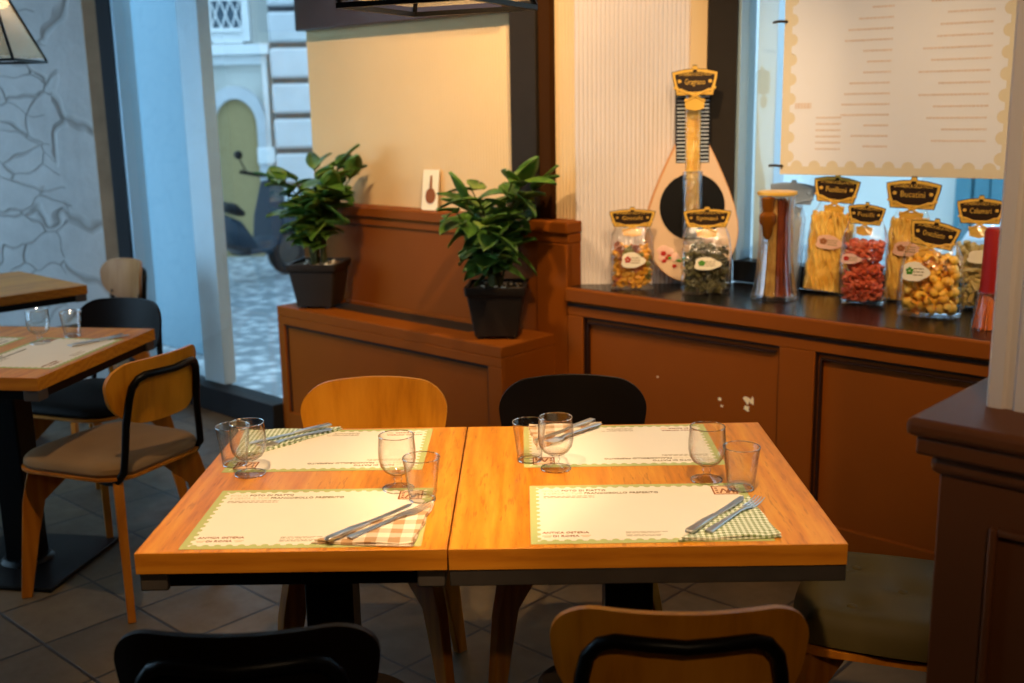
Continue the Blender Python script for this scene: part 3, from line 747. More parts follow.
def placemat(label, loc, rz, group='printed paper placemats'):
    t = thing('placemat', label, 'placemat', loc, rz, group)
    b = MB(); b.box(0, MW, 0, MH, 0, .0005); b.build('sage_sheet', 'mat_green', t, smooth=False)
    b = MB(); b.prism([p+Vector((0, 0, .0005)) for p in scallop(MW, MH, .0125, .0068)], (0, 0, .0003)); b.build('cream_field', 'mat_cream', t, smooth=False)
    z = .001
    writing('heading', 'INVIA LA', .0135, 'inkpale', t, (.024, .263, z), width=.035)
    writing('heading', 'FOTO DI PIATTO', .0135, 'ink', t, (.063, .263, z), width=.088, bold=.0001)
    writing('heading', 'E CERCA IL TUO', .0135, 'inkpale', t, (.027, .247, z), width=.077)
    writing('heading', 'FRANCOBOLLO PREFERITO', .0135, 'ink', t, (.108, .247, z), width=.146, bold=.0001)
    writing('restaurant_name', 'ANTICA OSTERIA', .0115, 'inkbrown', t, (.0635, .046, z), align='CENTER', width=.084, bold=.0001)
    writing('restaurant_name', 'DI ROMA', .0115, 'inkbrown', t, (.0635, .030, z), align='CENTER', width=.047, bold=.0001)
    b = MB()
    for k in range(2): words_rows(b, .027, .235-.0075*k, .10, .0028, k)
    b.build('small_lettering', 'inkmid', t, smooth=False); b = MB()
    for k in range(2): words_rows(b, .172, .048-.0135*k, .075-.01*k, .0018, 5+k); words_rows(b, .172, .043-.0135*k, .06, .0018, 9+k)
    b.build('small_lettering', 'inkmid', t, smooth=False)
    b = MB()
    for x in (.030, .099):
        b.box(x-.009, x+.009, .034, .037, z-.0003, z); b.box(x-.006, x+.006, .029, .032, z-.0003, z)
    b.build('ornament', 'inkorange', t, smooth=False)
    # stamp in the corner
    sx, sy, q = .365, .236, .044
    b = MB(); b.box(sx, sx+q, sy, sy+q, .0008, .001); st = b.build('stamp', 'inkorange', t, smooth=False)
    b = MB()
    for a in ((sx-.002, sx+q+.002, sy-.002, sy+.001), (sx-.002, sx+q+.002, sy+q-.001, sy+q+.002), (sx-.002, sx+.001, sy+.001, sy+q-.001), (sx+q-.001, sx+q+.002, sy+.001, sy+q-.001)): b.box(*a, .0008, .0012)
    for k in range(3): b.box(sx+.004, sx+.009, sy+.006+.012*k, sy+.012+.012*k, .001, .0013)
    for x0, x1 in ((.010, .018), (.026, .018), (.022, .031), (.026, .035)):
        b.prism([(sx+x0, sy+.005, .001), (sx+x0+.004, sy+.005, .001), (sx+x1+.004, sy+.03, .001), (sx+x1, sy+.03, .001)], (0, 0, .0003))
    b.box(sx+.036, sx+.040, sy+.005, sy+.02, .001, .0013)
    b.build('stamp_print', 'inkbrown', st, smooth=False)
    return t
ZT = .7502
mat0 = placemat('cream placemat with sage scalloped border nearest the camera on the right middle table', TL(.146, .017, ZT), TR)
dup(mat0, TL(-.478, .016, ZT), TR, 'cream placemat with sage scalloped border nearest the camera on the left middle table')
dup(mat0, TL(.135+MW, .432+MH, ZT), TR+PI, 'upside-down placemat at the far side of the right middle table')
dup(mat0, TL(-.512+MW, .430+MH, ZT), TR+PI, 'upside-down placemat at the far side of the left middle table')
am = dup(mat0, AL(-.018, .11, ZT), AA+R(90), 'placemat at the right side of the left-edge table, near the beige-seated chair')
dup(mat0, AL(-.68, .11+MW, ZT), AA-R(90), 'placemat at the photo edge on the left-edge table, only its corner in view')

def napkin(label, tri, mat, loc, rz):
    t = thing('napkin', label, 'napkin', loc, rz)
    for k, nm in ((0, 'lower_fold'), (1, 'upper_fold')):
        z0 = .0012+.0035*k; c = sum((Vector((*p, 0)) for p in tri), Vector())/3
        pts = []
        for i in range(3):
            p, q = Vector((*tri[i], 0)), Vector((*tri[(i+1) % 3], 0))
            for s in range(6):
                w = p.lerp(q, s/6); w = c+(w-c)*(1-.03*k); pts.append(Vector((w.x+.002*math.sin(9*s+k), w.y+.0015*math.cos(7*s+k), z0+.0015*math.sin(s*1.9+k)*(.4+k))))
        b = MB(); b.prism(pts, (0, 0, .0028)); b.build(nm, mat, t, bevel=.0008)
    return t
napkin('green gingham napkin folded to a triangle under cutlery at the right front corner', [(.405, .016), (.590, .028), (.572, .225)], 'gingham_green', TL(0, 0, ZT), TR)
napkin('beige checked napkin folded to a triangle under cutlery on the left middle table', [(-.245, .030), (-.062, .010), (-.040, .222)], 'gingham_beige', TL(0, 0, ZT), TR)
napkin('green gingham napkin on the left middle table, behind two glasses', [(-.30, .733), (-.535, .722), (-.505, .50)], 'gingham_green', TL(0, 0, ZT), TR)
napkin('beige napkin on the far side of the right middle table, cutlery on top', [(.325, .738), (.145, .728), (.165, .545)], 'gingham_beige', TL(0, 0, ZT), TR)

def fork_(label, loc, rz):
    t = thing('fork', label, 'fork', loc, rz, 'forks laid on napkins')
    b = MB()
    sec = [(-.10, .0075, .002), (-.095, .0085, .0024), (-.04, .0055, .003), (.02, .0035, .0045), (.04, .006, .004), (.052, .0115, .0022)]
    b.loft([[(x, -w, z-.0011), (x, w, z-.0011), (x, w*.8, z+.0013), (x, -w*.8, z+.0013)] for x, w, z in sec]); b.build('fork_handle', 'cutlery', t, bevel=.0006)
    b = MB()
    for k in range(4):
        y = -.0096+.0064*k; b.tube([(.050, y, .0025), (.068, y, .0018), (.085, y, .0035), (.10, y, .008)], [.0019, .0017, .0015, .0009], 6)
    b.build('tines', 'cutlery', t)
    return t
def knife_(label, loc, rz):
    t = thing('table_knife', label, 'knife', loc, rz, 'knives laid on napkins')
    b = MB(); b.loft([[(x, -w, .001), (x, w, .001), (x, w, .001+h), (x, -w, .001+h)] for x, w, h in ((-.115, .006, .004), (-.11, .008, .0065), (-.05, .007, .0065), (-.012, .0055, .005))]); b.build('knife_handle', 'cutlery', t, bevel=.0015)
    b = MB(); b.prism([(-.012, -.004, .003), (.05, -.0075, .003), (.09, -.007, .003), (.105, .001, .003), (.10, .0065, .003), (-.012, .005, .003)], (0, 0, .0014)); b.build('blade', 'cutlery', t, bevel=.0004)
    return t
ZN = ZT+.0085
def ang(p, q): return math.atan2(q[1]-p[1], q[0]-p[0])+TR
def mid(p, q): return ((p[0]+q[0])/2, (p[1]+q[1])/2)
for nm, fk, kn in (('on the green gingham napkin at the right front corner', ((.458, .036), (.590, .200)), ((.434, .046), (.556, .204))),
                   ('on the beige checked napkin on the left middle table', ((-.180, .032), (-.048, .192)), ((-.206, .034), (-.082, .190))),
                   ('on the green napkin behind the glasses on the left middle table', ((-.325, .708), (-.468, .570)), ((-.342, .728), (-.488, .600))),
                   ('on the beige napkin at the far side of the right middle table', ((.312, .715), (.188, .57)), ((.290, .731), (.166, .592)))):
    c = mid(*fk); fork_('steel fork '+nm, TL(*c, ZN), ang(*fk))
    c = mid(*kn); knife_('steel table knife '+nm, TL(*c, ZN), ang(*kn))

def torus(R_, z, r, n=40):
    b = MB(); rr = [[((R_+r*math.cos(2*PI*j/6))*math.cos(2*PI*i/n), (R_+r*math.cos(2*PI*j/6))*math.sin(2*PI*i/n), z+r*math.sin(2*PI*j/6)) for j in range(6)] for i in range(n)]
    rr.append(rr[0]); b.loft(rr, True, False, False); return b
def goblet(label, loc, rz=0):
    t = thing('wine_goblet', label, 'glass', loc, rz, 'stemmed goblets')
    b = MB(); out = [(.027, .040), (.0345, .051), (.0378, .066), (.0378, .085), (.0355, .114)]; 
    prof = [(.0075, .031), (.018, .034)]+out+[(.0346, .1146)]+[(r-.0017, z) for r, z in out[::-1] if z < .114]+[(.016, .0375), (.001, .0355)]
    b.lathe(prof, 40, cap0=False, cap1=False)
    # stem and foot continue the same glass
    b.lathe([(.001, 0), (.031, 0), (.0322, .0012), (.031, .003), (.016, .006), (.009, .011), (.0068, .017), (.0095, .022), (.0075, .026), (.0075, .031)], 40, cap0=True, cap1=False)
    gg = b.build('goblet_glass', 'drink', t, weld=True)
    torus(.0351, .114, .0011).build('rim', 'rimglass', gg); torus(.0315, .0016, .0013).build('foot_rim', 'rimglass', gg)
    return t
def tumbler(label, loc, rz=0):
    t = thing('water_tumbler', label, 'glass', loc, rz, 'clear tumblers')
    b = MB(); b.lathe([(.001, 0), (.024, 0), (.0262, .002), (.0275, .014), (.0368, .088), (.0361, .0888), (.0354, .088), (.0255, .014), (.022, .011), (.001, .0105)], 40, cap0=True, cap1=True)
    gg = b.build('tumbler_glass', 'drink', t, weld=True)
    torus(.0361, .0882, .0011).build('rim', 'rimglass', gg); torus(.0245, .0022, .0022).build('base_rim', 'rimglass', gg)
    return t
g0 = goblet('stemmed goblet at the right side of the left middle table, beside a tumbler', TL(-.120, .312, ZT))
for l, p in (('stemmed goblet at the left edge of the left middle table, in front of a tumbler', TL(-.447, .418, ZT)),
             ('stemmed goblet beside the seam, on the far half of the right middle table', TL(.203, .422, ZT)),
             ('stemmed goblet at the right side of the right middle table', TL(.508, .338, ZT)),
             ('small stemmed goblet on the left-edge table beside a tumbler', Vector((-1.585, 3.60, ZT)))): dup(g0, p, 0, l)
t0 = tumbler('clear tumbler at the right edge of the left middle table, above the fork', TL(-.065, .247, ZT))
for l, p in (('clear tumbler at the far left corner of the left middle table, partly behind a goblet', TL(-.495, .481, ZT)),
             ('clear tumbler nearest the seam on the far half of the right middle table', TL(.148, .479, ZT)),
             ('clear tumbler near the right edge of the right middle table', TL(.567, .283, ZT)),
             ('clear tumbler on the left-edge table, in front of the black chair', Vector((-1.515, 3.70, ZT)))): dup(t0, p, 0, l)
# crumpled foil-like cutlery bundle on the left table
fork_('steel fork on the placemat of the left-edge table', AL(-.10, .50, ZT+.002), AA+R(60))
knife_('steel table knife on the placemat of the left-edge table', AL(-.075, .50, ZT+.002), AA+R(60))

# ------------------------------------------------------------------ plants
def leaf(b, base, az, el, L_, W_, roll, droop):
    n0 = b.n(); nu, nv = 7, 4
    def fn(i, j):
        t_ = i; s = -1+2*j
        w = W_/2*(math.sin(PI*min(1, t_**.85*.97+.015))**.75)
        x = L_*t_; y = s*w
        z = .14*W_*abs(s)**1.4 - droop*L_*t_*t_
        return (x, y, z)
    b.grid(fn, nu, nv)
    M = Matrix.Translation(base) @ Matrix.Rotation(az, 4, 'Z') @ Matrix.Rotation(-el, 4, 'Y') @ Matrix.Rotation(roll, 4, 'X')
    b.move(M, n0)
def potted_plant(label, loc, rz, seed, h, spread, lean, potw, poth):
    rnd = random.Random(seed)
    t = thing('potted_plant', label, 'plant', loc, rz, 'leafy plants in charcoal square pots')
    b = MB(); w0, w1 = potw*.36, potw*.47
    sq = lambda w, z: [(x, y, z) for x, y in rrect(2*w, 2*w, w*.12, 3)]
    b.loft([sq(w0*.9, .012), sq(w0, .012), sq(w1, poth-.035), sq(w1+.004, poth-.035), sq(w1+.008, poth-.03), sq(w1+.010, poth), sq(w1-.004, poth), sq(w1-.006, poth-.03), sq(w0*.9, poth-.03)], True, True, True)
    for sx in (-1, 1):
        for sy in (-1, 1): b.box(sx*w0*.7-.014, sx*w0*.7+.014, sy*w0*.7-.014, sy*w0*.7+.014, 0, .014)
    b.build('pot', 'pot', t, bevel=.001)
    b = MB(); b.grid(lambda i, j: ((-1+2*i)*(w1-.008), (-1+2*j)*(w1-.008), poth-.018+.008*rnd.random()), 14, 14); so = b.build('soil', 'soil', t, solid=.006)
    b = MB()
    for k in range(26): b.ball((rnd.uniform(-.9, .9)*(w1-.014), rnd.uniform(-.9, .9)*(w1-.014), poth-.008), rnd.uniform(.004, .008), 1, 1, .7, 6, 5)
    tag(b.build('pebbles', 'labelpaper', so), kind='stuff')
    sb, lb = MB(), MB()
    for s in range(13):
        az = 2*PI*s/13+rnd.uniform(-.3, .3); out = rnd.uniform(.25, 1.0)*spread; top = poth+h*rnd.uniform(.45, .9)*(1.12-.35*out/spread)
        p0 = Vector((rnd.uniform(-.04, .04), rnd.uniform(-.04, .04), poth-.02)); p3 = Vector((math.cos(az)*out+lean[0]*top, math.sin(az)*out+lean[1]*top, top))
        p1 = p0+Vector((0, 0, (top-poth)*.45))+(p3-p0)*.1
        pts = []
        for k in range(9):
            q = k/8; pts.append(p0*(1-q)**2+p1*2*q*(1-q)+p3*q*q)
        sb.tube(pts, [.006-.0004*k for k in range(9)], 6)
        for k in range(3, 9):
            q = pts[k]
            for r_ in range(2):
                a2 = rnd.uniform(0, 2*PI) if k < 8 else az+rnd.uniform(-1.3, 1.3)
                el = rnd.uniform(-.25, .75) if k < 8 else rnd.uniform(.2, 1.2)
                leaf(lb, q, a2, el, rnd.uniform(.10, .155), rnd.uniform(.068, .10), rnd.uniform(-.5, .5), rnd.uniform(.1, .5))
    Mw = Matrix.Translation(loc) @ Matrix.Rotation(rz, 4, 'Z'); Mi = Mw.inverted()
    for q in (sb, lb):
        for v in q.b.verts:
            w = Mw @ v.co; vv = (w-O).dot(E2); lim = .296 if w.z < 1.06 else .352
            if vv > lim-.03: w = w-E2*(vv-(lim-.03*math.exp(-(vv-lim+.03)/.06))); v.co = Mi @ w
    sb.build('stems', 'stem', t); lb.build('foliage', 'leaf', t, solid=.0012)
    return t
potted_plant('leafy potted plant at the left end of the planter, against the window', P(.175, .125, .60), R(-10), 4, .52, .185, (.05, -.03), .235, .21)
potted_plant('leafy potted plant at the right end of the planter, beside the counter', P(1.285, .155, .60), R(-4), 11, .50, .24, (0, -.02), .235, .21)

# postcard on the ledge
t = thing('postcard', 'small cream postcard with a brown picture leaning on the ledge above the planter', 'card', P(.685, .385, 1.053), WA+R(10))
b = MB(); b.hexa([(-.043, -.03, 0), (.043, -.03, 0), (.043, -.026, 0), (-.043, -.026, 0), (-.043, -.004, .175), (.043, -.004, .175), (.043, 0, .175), (-.043, 0, .175)]); b.build('card_sheet', 'cardpaper', t, smooth=False)
b = MB(); el = [(.004+.027*math.cos(a), -.0335+.148*(.062+.034*math.sin(a)), .062+.034*math.sin(a)) for a in [2*PI*k/16 for k in range(16)]]
b.prism(el, (0, .003, 0)); nk = [(-.004, 0, .09), (.010, 0, .09), (.007, 0, .15), (-.001, 0, .15)]; b.prism([(x, -.0335+.148*z, z) for x, y, z in nk], (0, .003, 0)); b.build('card_picture', 'cardpic', t, smooth=False)

# ------------------------------------------------------------------ pasta packs
def header(t, z, w, h, y, name, plate='cardbrown', rim='gold', tilt=0, wheat=True, rot=0):
    """the shaped card stapled over a bag's mouth; lies in the local XZ plane, facing -Y"""
    hd = bpy.data.objects.new('header_card', None)
    def fan(k, kz=1):
        w_, h_ = w*k/2, h*kz/2
        return [(-w_*.80, -h_), (w_*.80, -h_), (w_*.98, h_*.35), (w_, h_*.72), (w_*.5, h_*.92), (w_*.12, h_*.98), (w_*.09, h_*1.22), (-w_*.09, h_*1.22), (-w_*.12, h_*.98), (-w_*.5, h_*.92), (-w_, h_*.72), (-w_*.98, h_*.35)]
    M = Matrix.Translation((0, y, z)) @ Matrix.Rotation(rot, 4, 'Y') @ Matrix.Rotation(tilt, 4, 'X')
    b = MB(); b.prism([(x, 0, q) for x, q in fan(1.0)], (0, .006, 0)); b.move(M); hd = b.build('header_card', plate, t, smooth=False)
    b = MB(); o_, i_ = fan(.97, .95), fan(.86, .74)
    b.loft([[(x, -.0012, q) for x, q in o_], [(x, -.0012, q) for x, q in i_], [(x, 0.001, q) for x, q in i_], [(x, .001, q) for x, q in o_], [(x, -.0012, q) for x, q in o_]], True, False, False)
    if wheat:
        for s in (-1, 1):
            for k in range(6):
                q = k/5; b.ball((s*(w*.05+w*.36*q), -.002, -h*.42+h*.20*q*q), h*.075, 1.3, .3, .8, 8, 5)
            b.tube([(s*w*.30, -.002, -h*.28), (-s*w*.22, -.002, -h*.72)], h*.04, 6)
        b.ball((-w*.33, -.002, h*.02), h*.07, 1, .3, 1, 8, 5); b.ball((w*.33, -.002, h*.02), h*.07, 1, .3, 1, 8, 5)
        b.prism([(-w*.22, -.002, -h*.62), (w*.22, -.002, -h*.62), (w*.2, -.002, -h*.98), (0, -.002, -h*1.06), (-w*.2, -.002, -h*.98)], (0, .003, 0))
    b.move(M); b.build('gold_print', rim, hd, smooth=False)
    p = M @ Vector((0, -.0022, h*.22))
    rot_e = (M.to_3x3() @ Matrix.Rotation(R(90), 3, 'X')).to_euler()
    writing('card_writing', 'LA FABBRICA DELLA PASTA', h*.17, rim, hd, p, rot_e, 'CENTER', width=w*.70)
    p = M @ Vector((0, -.0022, -h*.10))
    writing('card_writing', name, h*.30, rim, hd, p, rot_e, 'CENTER', width=w*.44)
    return hd
def bag_film(t, w, d, h, hneck, mat='bagfilm', seed=0, topw=.7):
    rnd = random.Random(seed); rings = []
    secs = [(0, .93, .9), (.02, 1, 1), (.3, 1.02, 1.05), (.6, 1.0, .95), (.8, .95, .6), (.92, topw+.1, .22), (1.0, topw, .08)]
    for s, kw, kd in secs:
        z = s*hneck; o = rrect(w*kw, max(d*kd, .008), min(.02, d*kd*.45), 4)
        rings.append([(x+rnd.uniform(-1, 1)*.0025, y+rnd.uniform(-1, 1)*.0025, z) for x, y in o])
    rings[0] = [(x, y, .0005) for x, y, z in rings[0]]
    b = MB(); b.loft(rings, True, True, True); return b.build('clear_bag', mat, t)
def pieces(b, kind, w, d, h, n, rnd, size):
    for k in range(n):
        p = Vector((rnd.uniform(-.5, .5)*(w-size), rnd.uniform(-.5, .5)*(d-size), size*.55+rnd.random()*(h-size)))
        n0 = b.n()
        if kind == 'shell':
            b.grid(lambda i, j: (size*.5*math.cos(PI*1.25*(i-.5))*(.55+.45*math.sin(PI*j)), size*.85*(j-.5), size*.5*math.sin(PI*1.25*(i-.5))*(.55+.45*math.sin(PI*j))), 6, 4)
        elif kind == 'ring':
            rr = [[(size*(.36+.14*math.cos(2*PI*j/6))*math.cos(2*PI*i/10), size*(.36+.14*math.cos(2*PI*j/6))*math.sin(2*PI*i/10), size*.2*math.sin(2*PI*j/6)) for j in range(6)] for i in range(10)]
            rr.append(rr[0]); b.loft(rr, True, False, False)
        elif kind == 'twist':
            b.tube([(size*.22*math.cos(q*1.5), size*.22*math.sin(q*1.5), size*1.3*(q/8-.5)) for q in range(9)], size*.2, 6)
        elif kind == 'penne':
            b.tube([(0, 0, -size*.8), (0, 0, size*.8)], size*.26, 8)
        M = Matrix.Translation(p) @ Matrix.Rotation(rnd.uniform(0, 6.28), 4, 'Z') @ Matrix.Rotation(rnd.uniform(0, 6.28), 4, 'X')
        b.move(M, n0)
    b.b.verts.ensure_lookup_table()
    for v in b.b.verts: v.co.z = max(v.co.z, .004); v.co.x = max(-w/2, min(w/2, v.co.x)); v.co.y = max(-d/2, min(d/2, v.co.y))
def blob_label(t, x, y, z, rx, rz_, mat='labelpaper', ink='green_ink', mark=True, dx=-.4):
    pts = []
    for k in range(24):
        a = 2*PI*k/24; s = 1+.10*math.cos(3*a+.5)+.05*math.cos(5*a)
        pts.append((x+rx*s*math.cos(a), y, z+rz_*s*math.sin(a)))
    b = MB(); b.prism(pts, (0, .002, 0)); lb = b.build('label', mat, t, smooth=False)
    if mark:
        b = MB()
        for k in range(5):
            a = 2*PI*k/5+.3; b.ball((x+dx*rx+.16*rx*math.cos(a), y-.0006, z+.1*rz_+.26*rz_*math.sin(a)), rx*.13, 1, .2, 1, 8, 5)
        b.build('label_motif', ink, lb)
        b = MB()
        for k in range(3): words_rows2(b, x-rx*.12, y-.0008, z+rz_*(.28-.32*k), rx*.75, rz_*.12, k)
        b.build('label_lettering', 'inkmid', lb, smooth=False)
    return lb
def words_rows2(b, x, y, z, w, h, seed):
    rnd = random.Random(seed); cx = x
    while cx < x+w-.001:
        L_ = min(rnd.uniform(.005, .014), x+w-cx); b.box(cx, cx+L_, y, y+.0006, z, z+h); cx += L_+.002
def short_bag(name, label, loc, rz, w, d, h, fill, kind, size, n, pmat, title, hw, hh, lab=None, seed=1, hz=None, lean=0):
    t = thing('pasta_bag', label, 'pasta bag', loc, rz, 'clear pasta bags with header cards')
    hneck = h-hh*.8
    b = MB(); pieces(b, kind, w*.93, d*.9, fill, n, random.Random(seed), size); tag(b.build('pasta', pmat, t), kind='stuff')
    bag_film(t, w, d, h, hneck, 'bagfilm', seed)
    header(t, h-hh*.55, hw, hh, -.008, title, rot=lean)
    if lab: blob_label(t, lab[0], -d/2*1.06-.003, lab[1], lab[2], lab[3], *lab[4:])
    return t
def face_cam(p, extra=0): return math.atan2(p.y, p.x)-PI/2+extra   # turn a pack's front towards the tables
def on_counter(u, v): return P(u, v, .8005)
p1 = on_counter(1.75, .425)
short_bag('a', 'pasta bag of mixed coloured shapes at the left end of the counter', p1, face_cam(p1, R(2)), .165, .085, .31, .175, 'twist', .034, 150, 'p_multi', 'Gnocchi', .175, .068, (0, .115, .045, .030, 'labelpaper', 'red_ink'), 3)
p2 = on_counter(2.035, .50)
short_bag('b', 'dark green pasta bag in front of the mandolin', p2, face_cam(p2, R(4)), .18, .09, .32, .185, 'twist', .03, 190, 'p_green', 'Spinaci', .175, .07, (.0, .118, .048, .024, 'labelpaper', 'green_ink'), 5)
p = on_counter(2.582, .652)
short_bag('c', 'red pasta bag leaning to the right, behind the yellow pasta bag', p, face_cam(p, R(-8)), .155, .075, .35, .23, 'ring', .03, 260, 'p_red', 'Fusilli', .125, .07, (-.04, .16, .035, .018, 'pinklabel', 'red_ink'), 7, lean=R(4))
p = on_counter(2.85, .58)
short_bag('d', 'yellow pasta bag at the front edge of the counter, the fullest one', p, face_cam(p, R(-6)), .195, .11, .315, .205, 'shell', .036, 240, 'p_yellow', 'Orecchiette', .155, .085, (-.045, .15, .042, .032, 'labelpaper', 'green_ink'), 9, lean=R(10))
p = on_counter(2.93, .755)
short_bag('e', 'pale olive pasta bag half hidden by the red wrapped spaghetti and the pillar', p, face_cam(p, R(-6)), .16, .08, .38, .225, 'penne', .03, 150, 'p_olive', 'Calamari', .15, .085, (.02, .185, .05, .022, 'labelpaper', 'green_ink', False), 11)

def tall_bag(label, loc, rz, w, d, h, n, pmat, title, lean=0, hw=.17, hh=.09, fm='bagfilm', hmat=('cardbrown', 'gold'), twist=True, lab=True, seed=2, skew=0):
    t = thing('tall_pasta_bag', label, 'pasta bag', loc, rz, 'tall clear bags of long pasta')
    rnd = random.Random(seed); b = MB(); fh = h-hh-.03
    for k in range(n):
        x, y = rnd.uniform(-.5, .5)*(w-.02), rnd.uniform(-.5, .5)*(d-.015); z1 = fh*rnd.uniform(.9, 1)
        ph = rnd.uniform(0, 6)
        b.tube([(x+(.006*math.sin(q*1.5+ph) if twist else 0), y+(.004*math.cos(q*1.5+ph) if twist else 0), .006+(z1-.006)*q/12) for q in range(13)], .0062 if twist else .003, 5)
    pa_ = tag(b.build('pasta', pmat, t), kind='stuff')
    f_ = bag_film(t, w, d, h, h-hh*.8, fm, seed, .6)
    if lab: blob_label(t, 0, -d/2*1.06-.003, h*.44, .05, .026, 'pinklabel', 'inkbrown', True)
    header(t, h-hh*.5, hw, hh, -.008, title, hmat[0], hmat[1])
    if lean:
        for o in kids(t): o.rotation_euler = (0, lean, 0)
    return t
p = on_counter(2.225, .735)+Vector((0, 0, .004))
tall_bag('tall white pasta bag with a silver card, behind the spaghetti jar', p, face_cam(p, R(10)), .12, .05, .40, 40, 'p_white', 'Bucatini', R(4), .17, .08, 'whitefilm', ('silver', 'silver'), False, False, 21)
p = on_counter(2.385, .762)+Vector((0, 0, .0055))
tall_bag('tall pale yellow twisted pasta bag between the spaghetti jar and the red pasta', p, face_cam(p, R(-14)), .165, .05, .425, 105, 'p_pale', 'Fusilloni', R(4), .165, .095, seed=22)
p = on_counter(2.685, .765)+Vector((0, 0, .002))
tall_bag('tall twisted pasta bag standing between the red and the yellow pasta bags', p, face_cam(p, R(-14)), .145, .05, .425, 85, 'p_pale', 'Bucatini', R(1.5), .185, .10, seed=23)

# spaghetti jar
p = on_counter(2.285, .565)
t = thing('spaghetti_jar', 'flared glass jar of tan and red-brown spaghetti with an amber seal', 'jar', p, face_cam(p))
b = MB(); po = [(.083, .0), (.085, .012), (.078, .03), (.068, .09), (.062, .18), (.060, .30), (.063, .365), (.066, .375)]
b.lathe([(.001, 0)]+po+[(r-.003, z) for r, z in po[::-1] if z > .005]+[(.07, .012), (.001, .012)], 36, cap0=False, cap1=False); b.build('jar_glass', 'jarglass', t)
for nm, sgn, mt in (('tan_spaghetti', -1, 'p_tan'), ('brown_spaghetti', 1, 'p_brown')):
    b = MB(); rnd = random.Random(5+sgn)
    for k in range(70):
        a = rnd.uniform(-PI/2, PI/2); r = math.sqrt(rnd.random()); x0, y0 = sgn*abs(r*math.cos(a)), r*math.sin(a)
        b.tube([(x0*.063, y0*.063, .014), (x0*.052, y0*.052, .14), (x0*.05, y0*.05, .345+rnd.uniform(-.01, .015))], .0028, 5)
    tag(b.build(nm, mt, t), kind='stuff')
b = MB(); b.lathe([(.066, .372), (.070, .374), (.070, .384), (.06, .386), (.001, .386)], 30); b.build('lid', 'gold', t)
am_ = plain('amber_seal', '#7a4410', .2, .2, .2)
b = MB(); b.lathe([(.006, -.105), (.016, -.09), (.02, -.06), (.03, -.045), (.03, -.02), (.018, -.008), (.022, .01), (.024, .04), (.012, .045)], 16, (-.03, -.056, .325)); b.build('amber_seal', am_, t)

# red wrapped spaghetti bundle
p = on_counter(3.085, .48)
t = thing('spaghetti_bundle', 'orange spaghetti bundle in a red wrap against the pale ribbed post', 'pasta bundle', p, face_cam(p))
b = MB(); rnd = random.Random(8)
for k in range(90):
    a = rnd.uniform(0, 6.28); r = math.sqrt(rnd.random()); b.tube([(r*.055*math.cos(a), r*.045*math.sin(a), .002), (r*.036*math.cos(a), r*.03*math.sin(a), .12), (r*.032*math.cos(a), r*.028*math.sin(a), .29)], .003, 5)
tag(b.build('spaghetti', 'orange_pasta', t), kind='stuff')
b = MB(); b.lathe([(.043, .115), (.041, .13), (.038, .30), (.033, .312), (.001, .313)], 24, cap0=False); b.build('red_wrap', 'redwrap', t)
b = MB(); b.lathe([(.062, .001), (.060, .01), (.047, .115), (.045, .12)], 24, cap0=False, cap1=False); b.build('clear_bag', 'bagfilm', t)

# mandolin display pack
t = thing('mandolin_pack', 'mandolin-shaped pasta display pack leaning in the corner of the window', 'mandolin', (.702, 4.207, .802), R(-2))
TIL = Matrix.Rotation(R(-3.4), 4, 'X')
def outl(k=1.0, n=40):
    pts = []
    for i in range(n):
        a = 2*PI*i/n
        x, z = math.sin(a), -math.cos(a)
        if z < .25: X, Z = .18*x, .215+.205*z
        else:
            q = (z-.25)/.75; X = math.copysign(max(.18*math.sqrt(1-.0625)*(1-q)+.052*q, .052), x if abs(x) > 1e-6 else 1); Z = .215+.205*.25+.30*q**.8
        pts.append((X*k, Z))
    return pts
ol = outl()
b = MB(); b.prism([(x, 0, z) for x, z in ol], (0, .05, 0)); b.move(TIL); b.build('mandolin_body', 'mand_side', t, bevel=.004)
b = MB(); b.prism([(x*.975, -.003, .215+(z-.215)*.98) for x, z in ol], (0, .003, 0)); b.move(TIL); fc = b.build('mandolin_face', 'mand_face', t, smooth=False)
b = MB(); b.prism([(.125*math.cos(2*PI*k/32), -.006, .325+.127*math.sin(2*PI*k/32)-.02) for k in range(32)], (0, .003, 0)); b.move(TIL); b.build('sound_hole', 'mand_black', fc, smooth=False)
b = MB(); b.box(-.064, .064, -.004, .03, .47, .76); b.move(TIL); nk = b.build('neck', 'mand_black', t, bevel=.003)
for x0 in (-.060, .026):
    b = MB()
    for k in range(20): z = .475+.0142*k; b.box(x0, x0+.034, -.007, -.004, z, z+.004)
    b.move(TIL); b.build('fret_stripe', 'whiteframe', nk, smooth=False)
b = MB(); rnd = random.Random(2)
for k in range(46): b.tube([(rnd.uniform(-.027, .027), rnd.uniform(-.014, -.008), .26), (rnd.uniform(-.027, .027), rnd.uniform(-.014, -.008), .75)], .0032, 5)
b.move(TIL); tag(b.build('spaghetti', 'p_pale', t), kind='stuff')
b = MB(); b.loft([[(.038*math.cos(2*PI*k/16), -.012+.02*math.sin(2*PI*k/16), z) for k in range(16)] for z in (.19, .44)]); b.move(TIL); b.build('clear_bag', 'whitefilm', t)
b = MB(); b.loft([[(.03*math.cos(2*PI*k/16), -.012+.014*math.sin(2*PI*k/16), z) for k in range(16)] for z in (.44, .76)]); b.move(TIL); b.build('clear_bag', 'bagfilm', t)
rnd = random.Random(12)
b = MB()
for k in range(7): b.ball((-.09+rnd.uniform(-.035, .03), -.004, .13+rnd.uniform(-.02, .02)), rnd.uniform(.012, .02), 1, .15, 1, 10, 6)
b.move(TIL); b.build('painted_rose', 'pinklabel', fc)
b = MB()
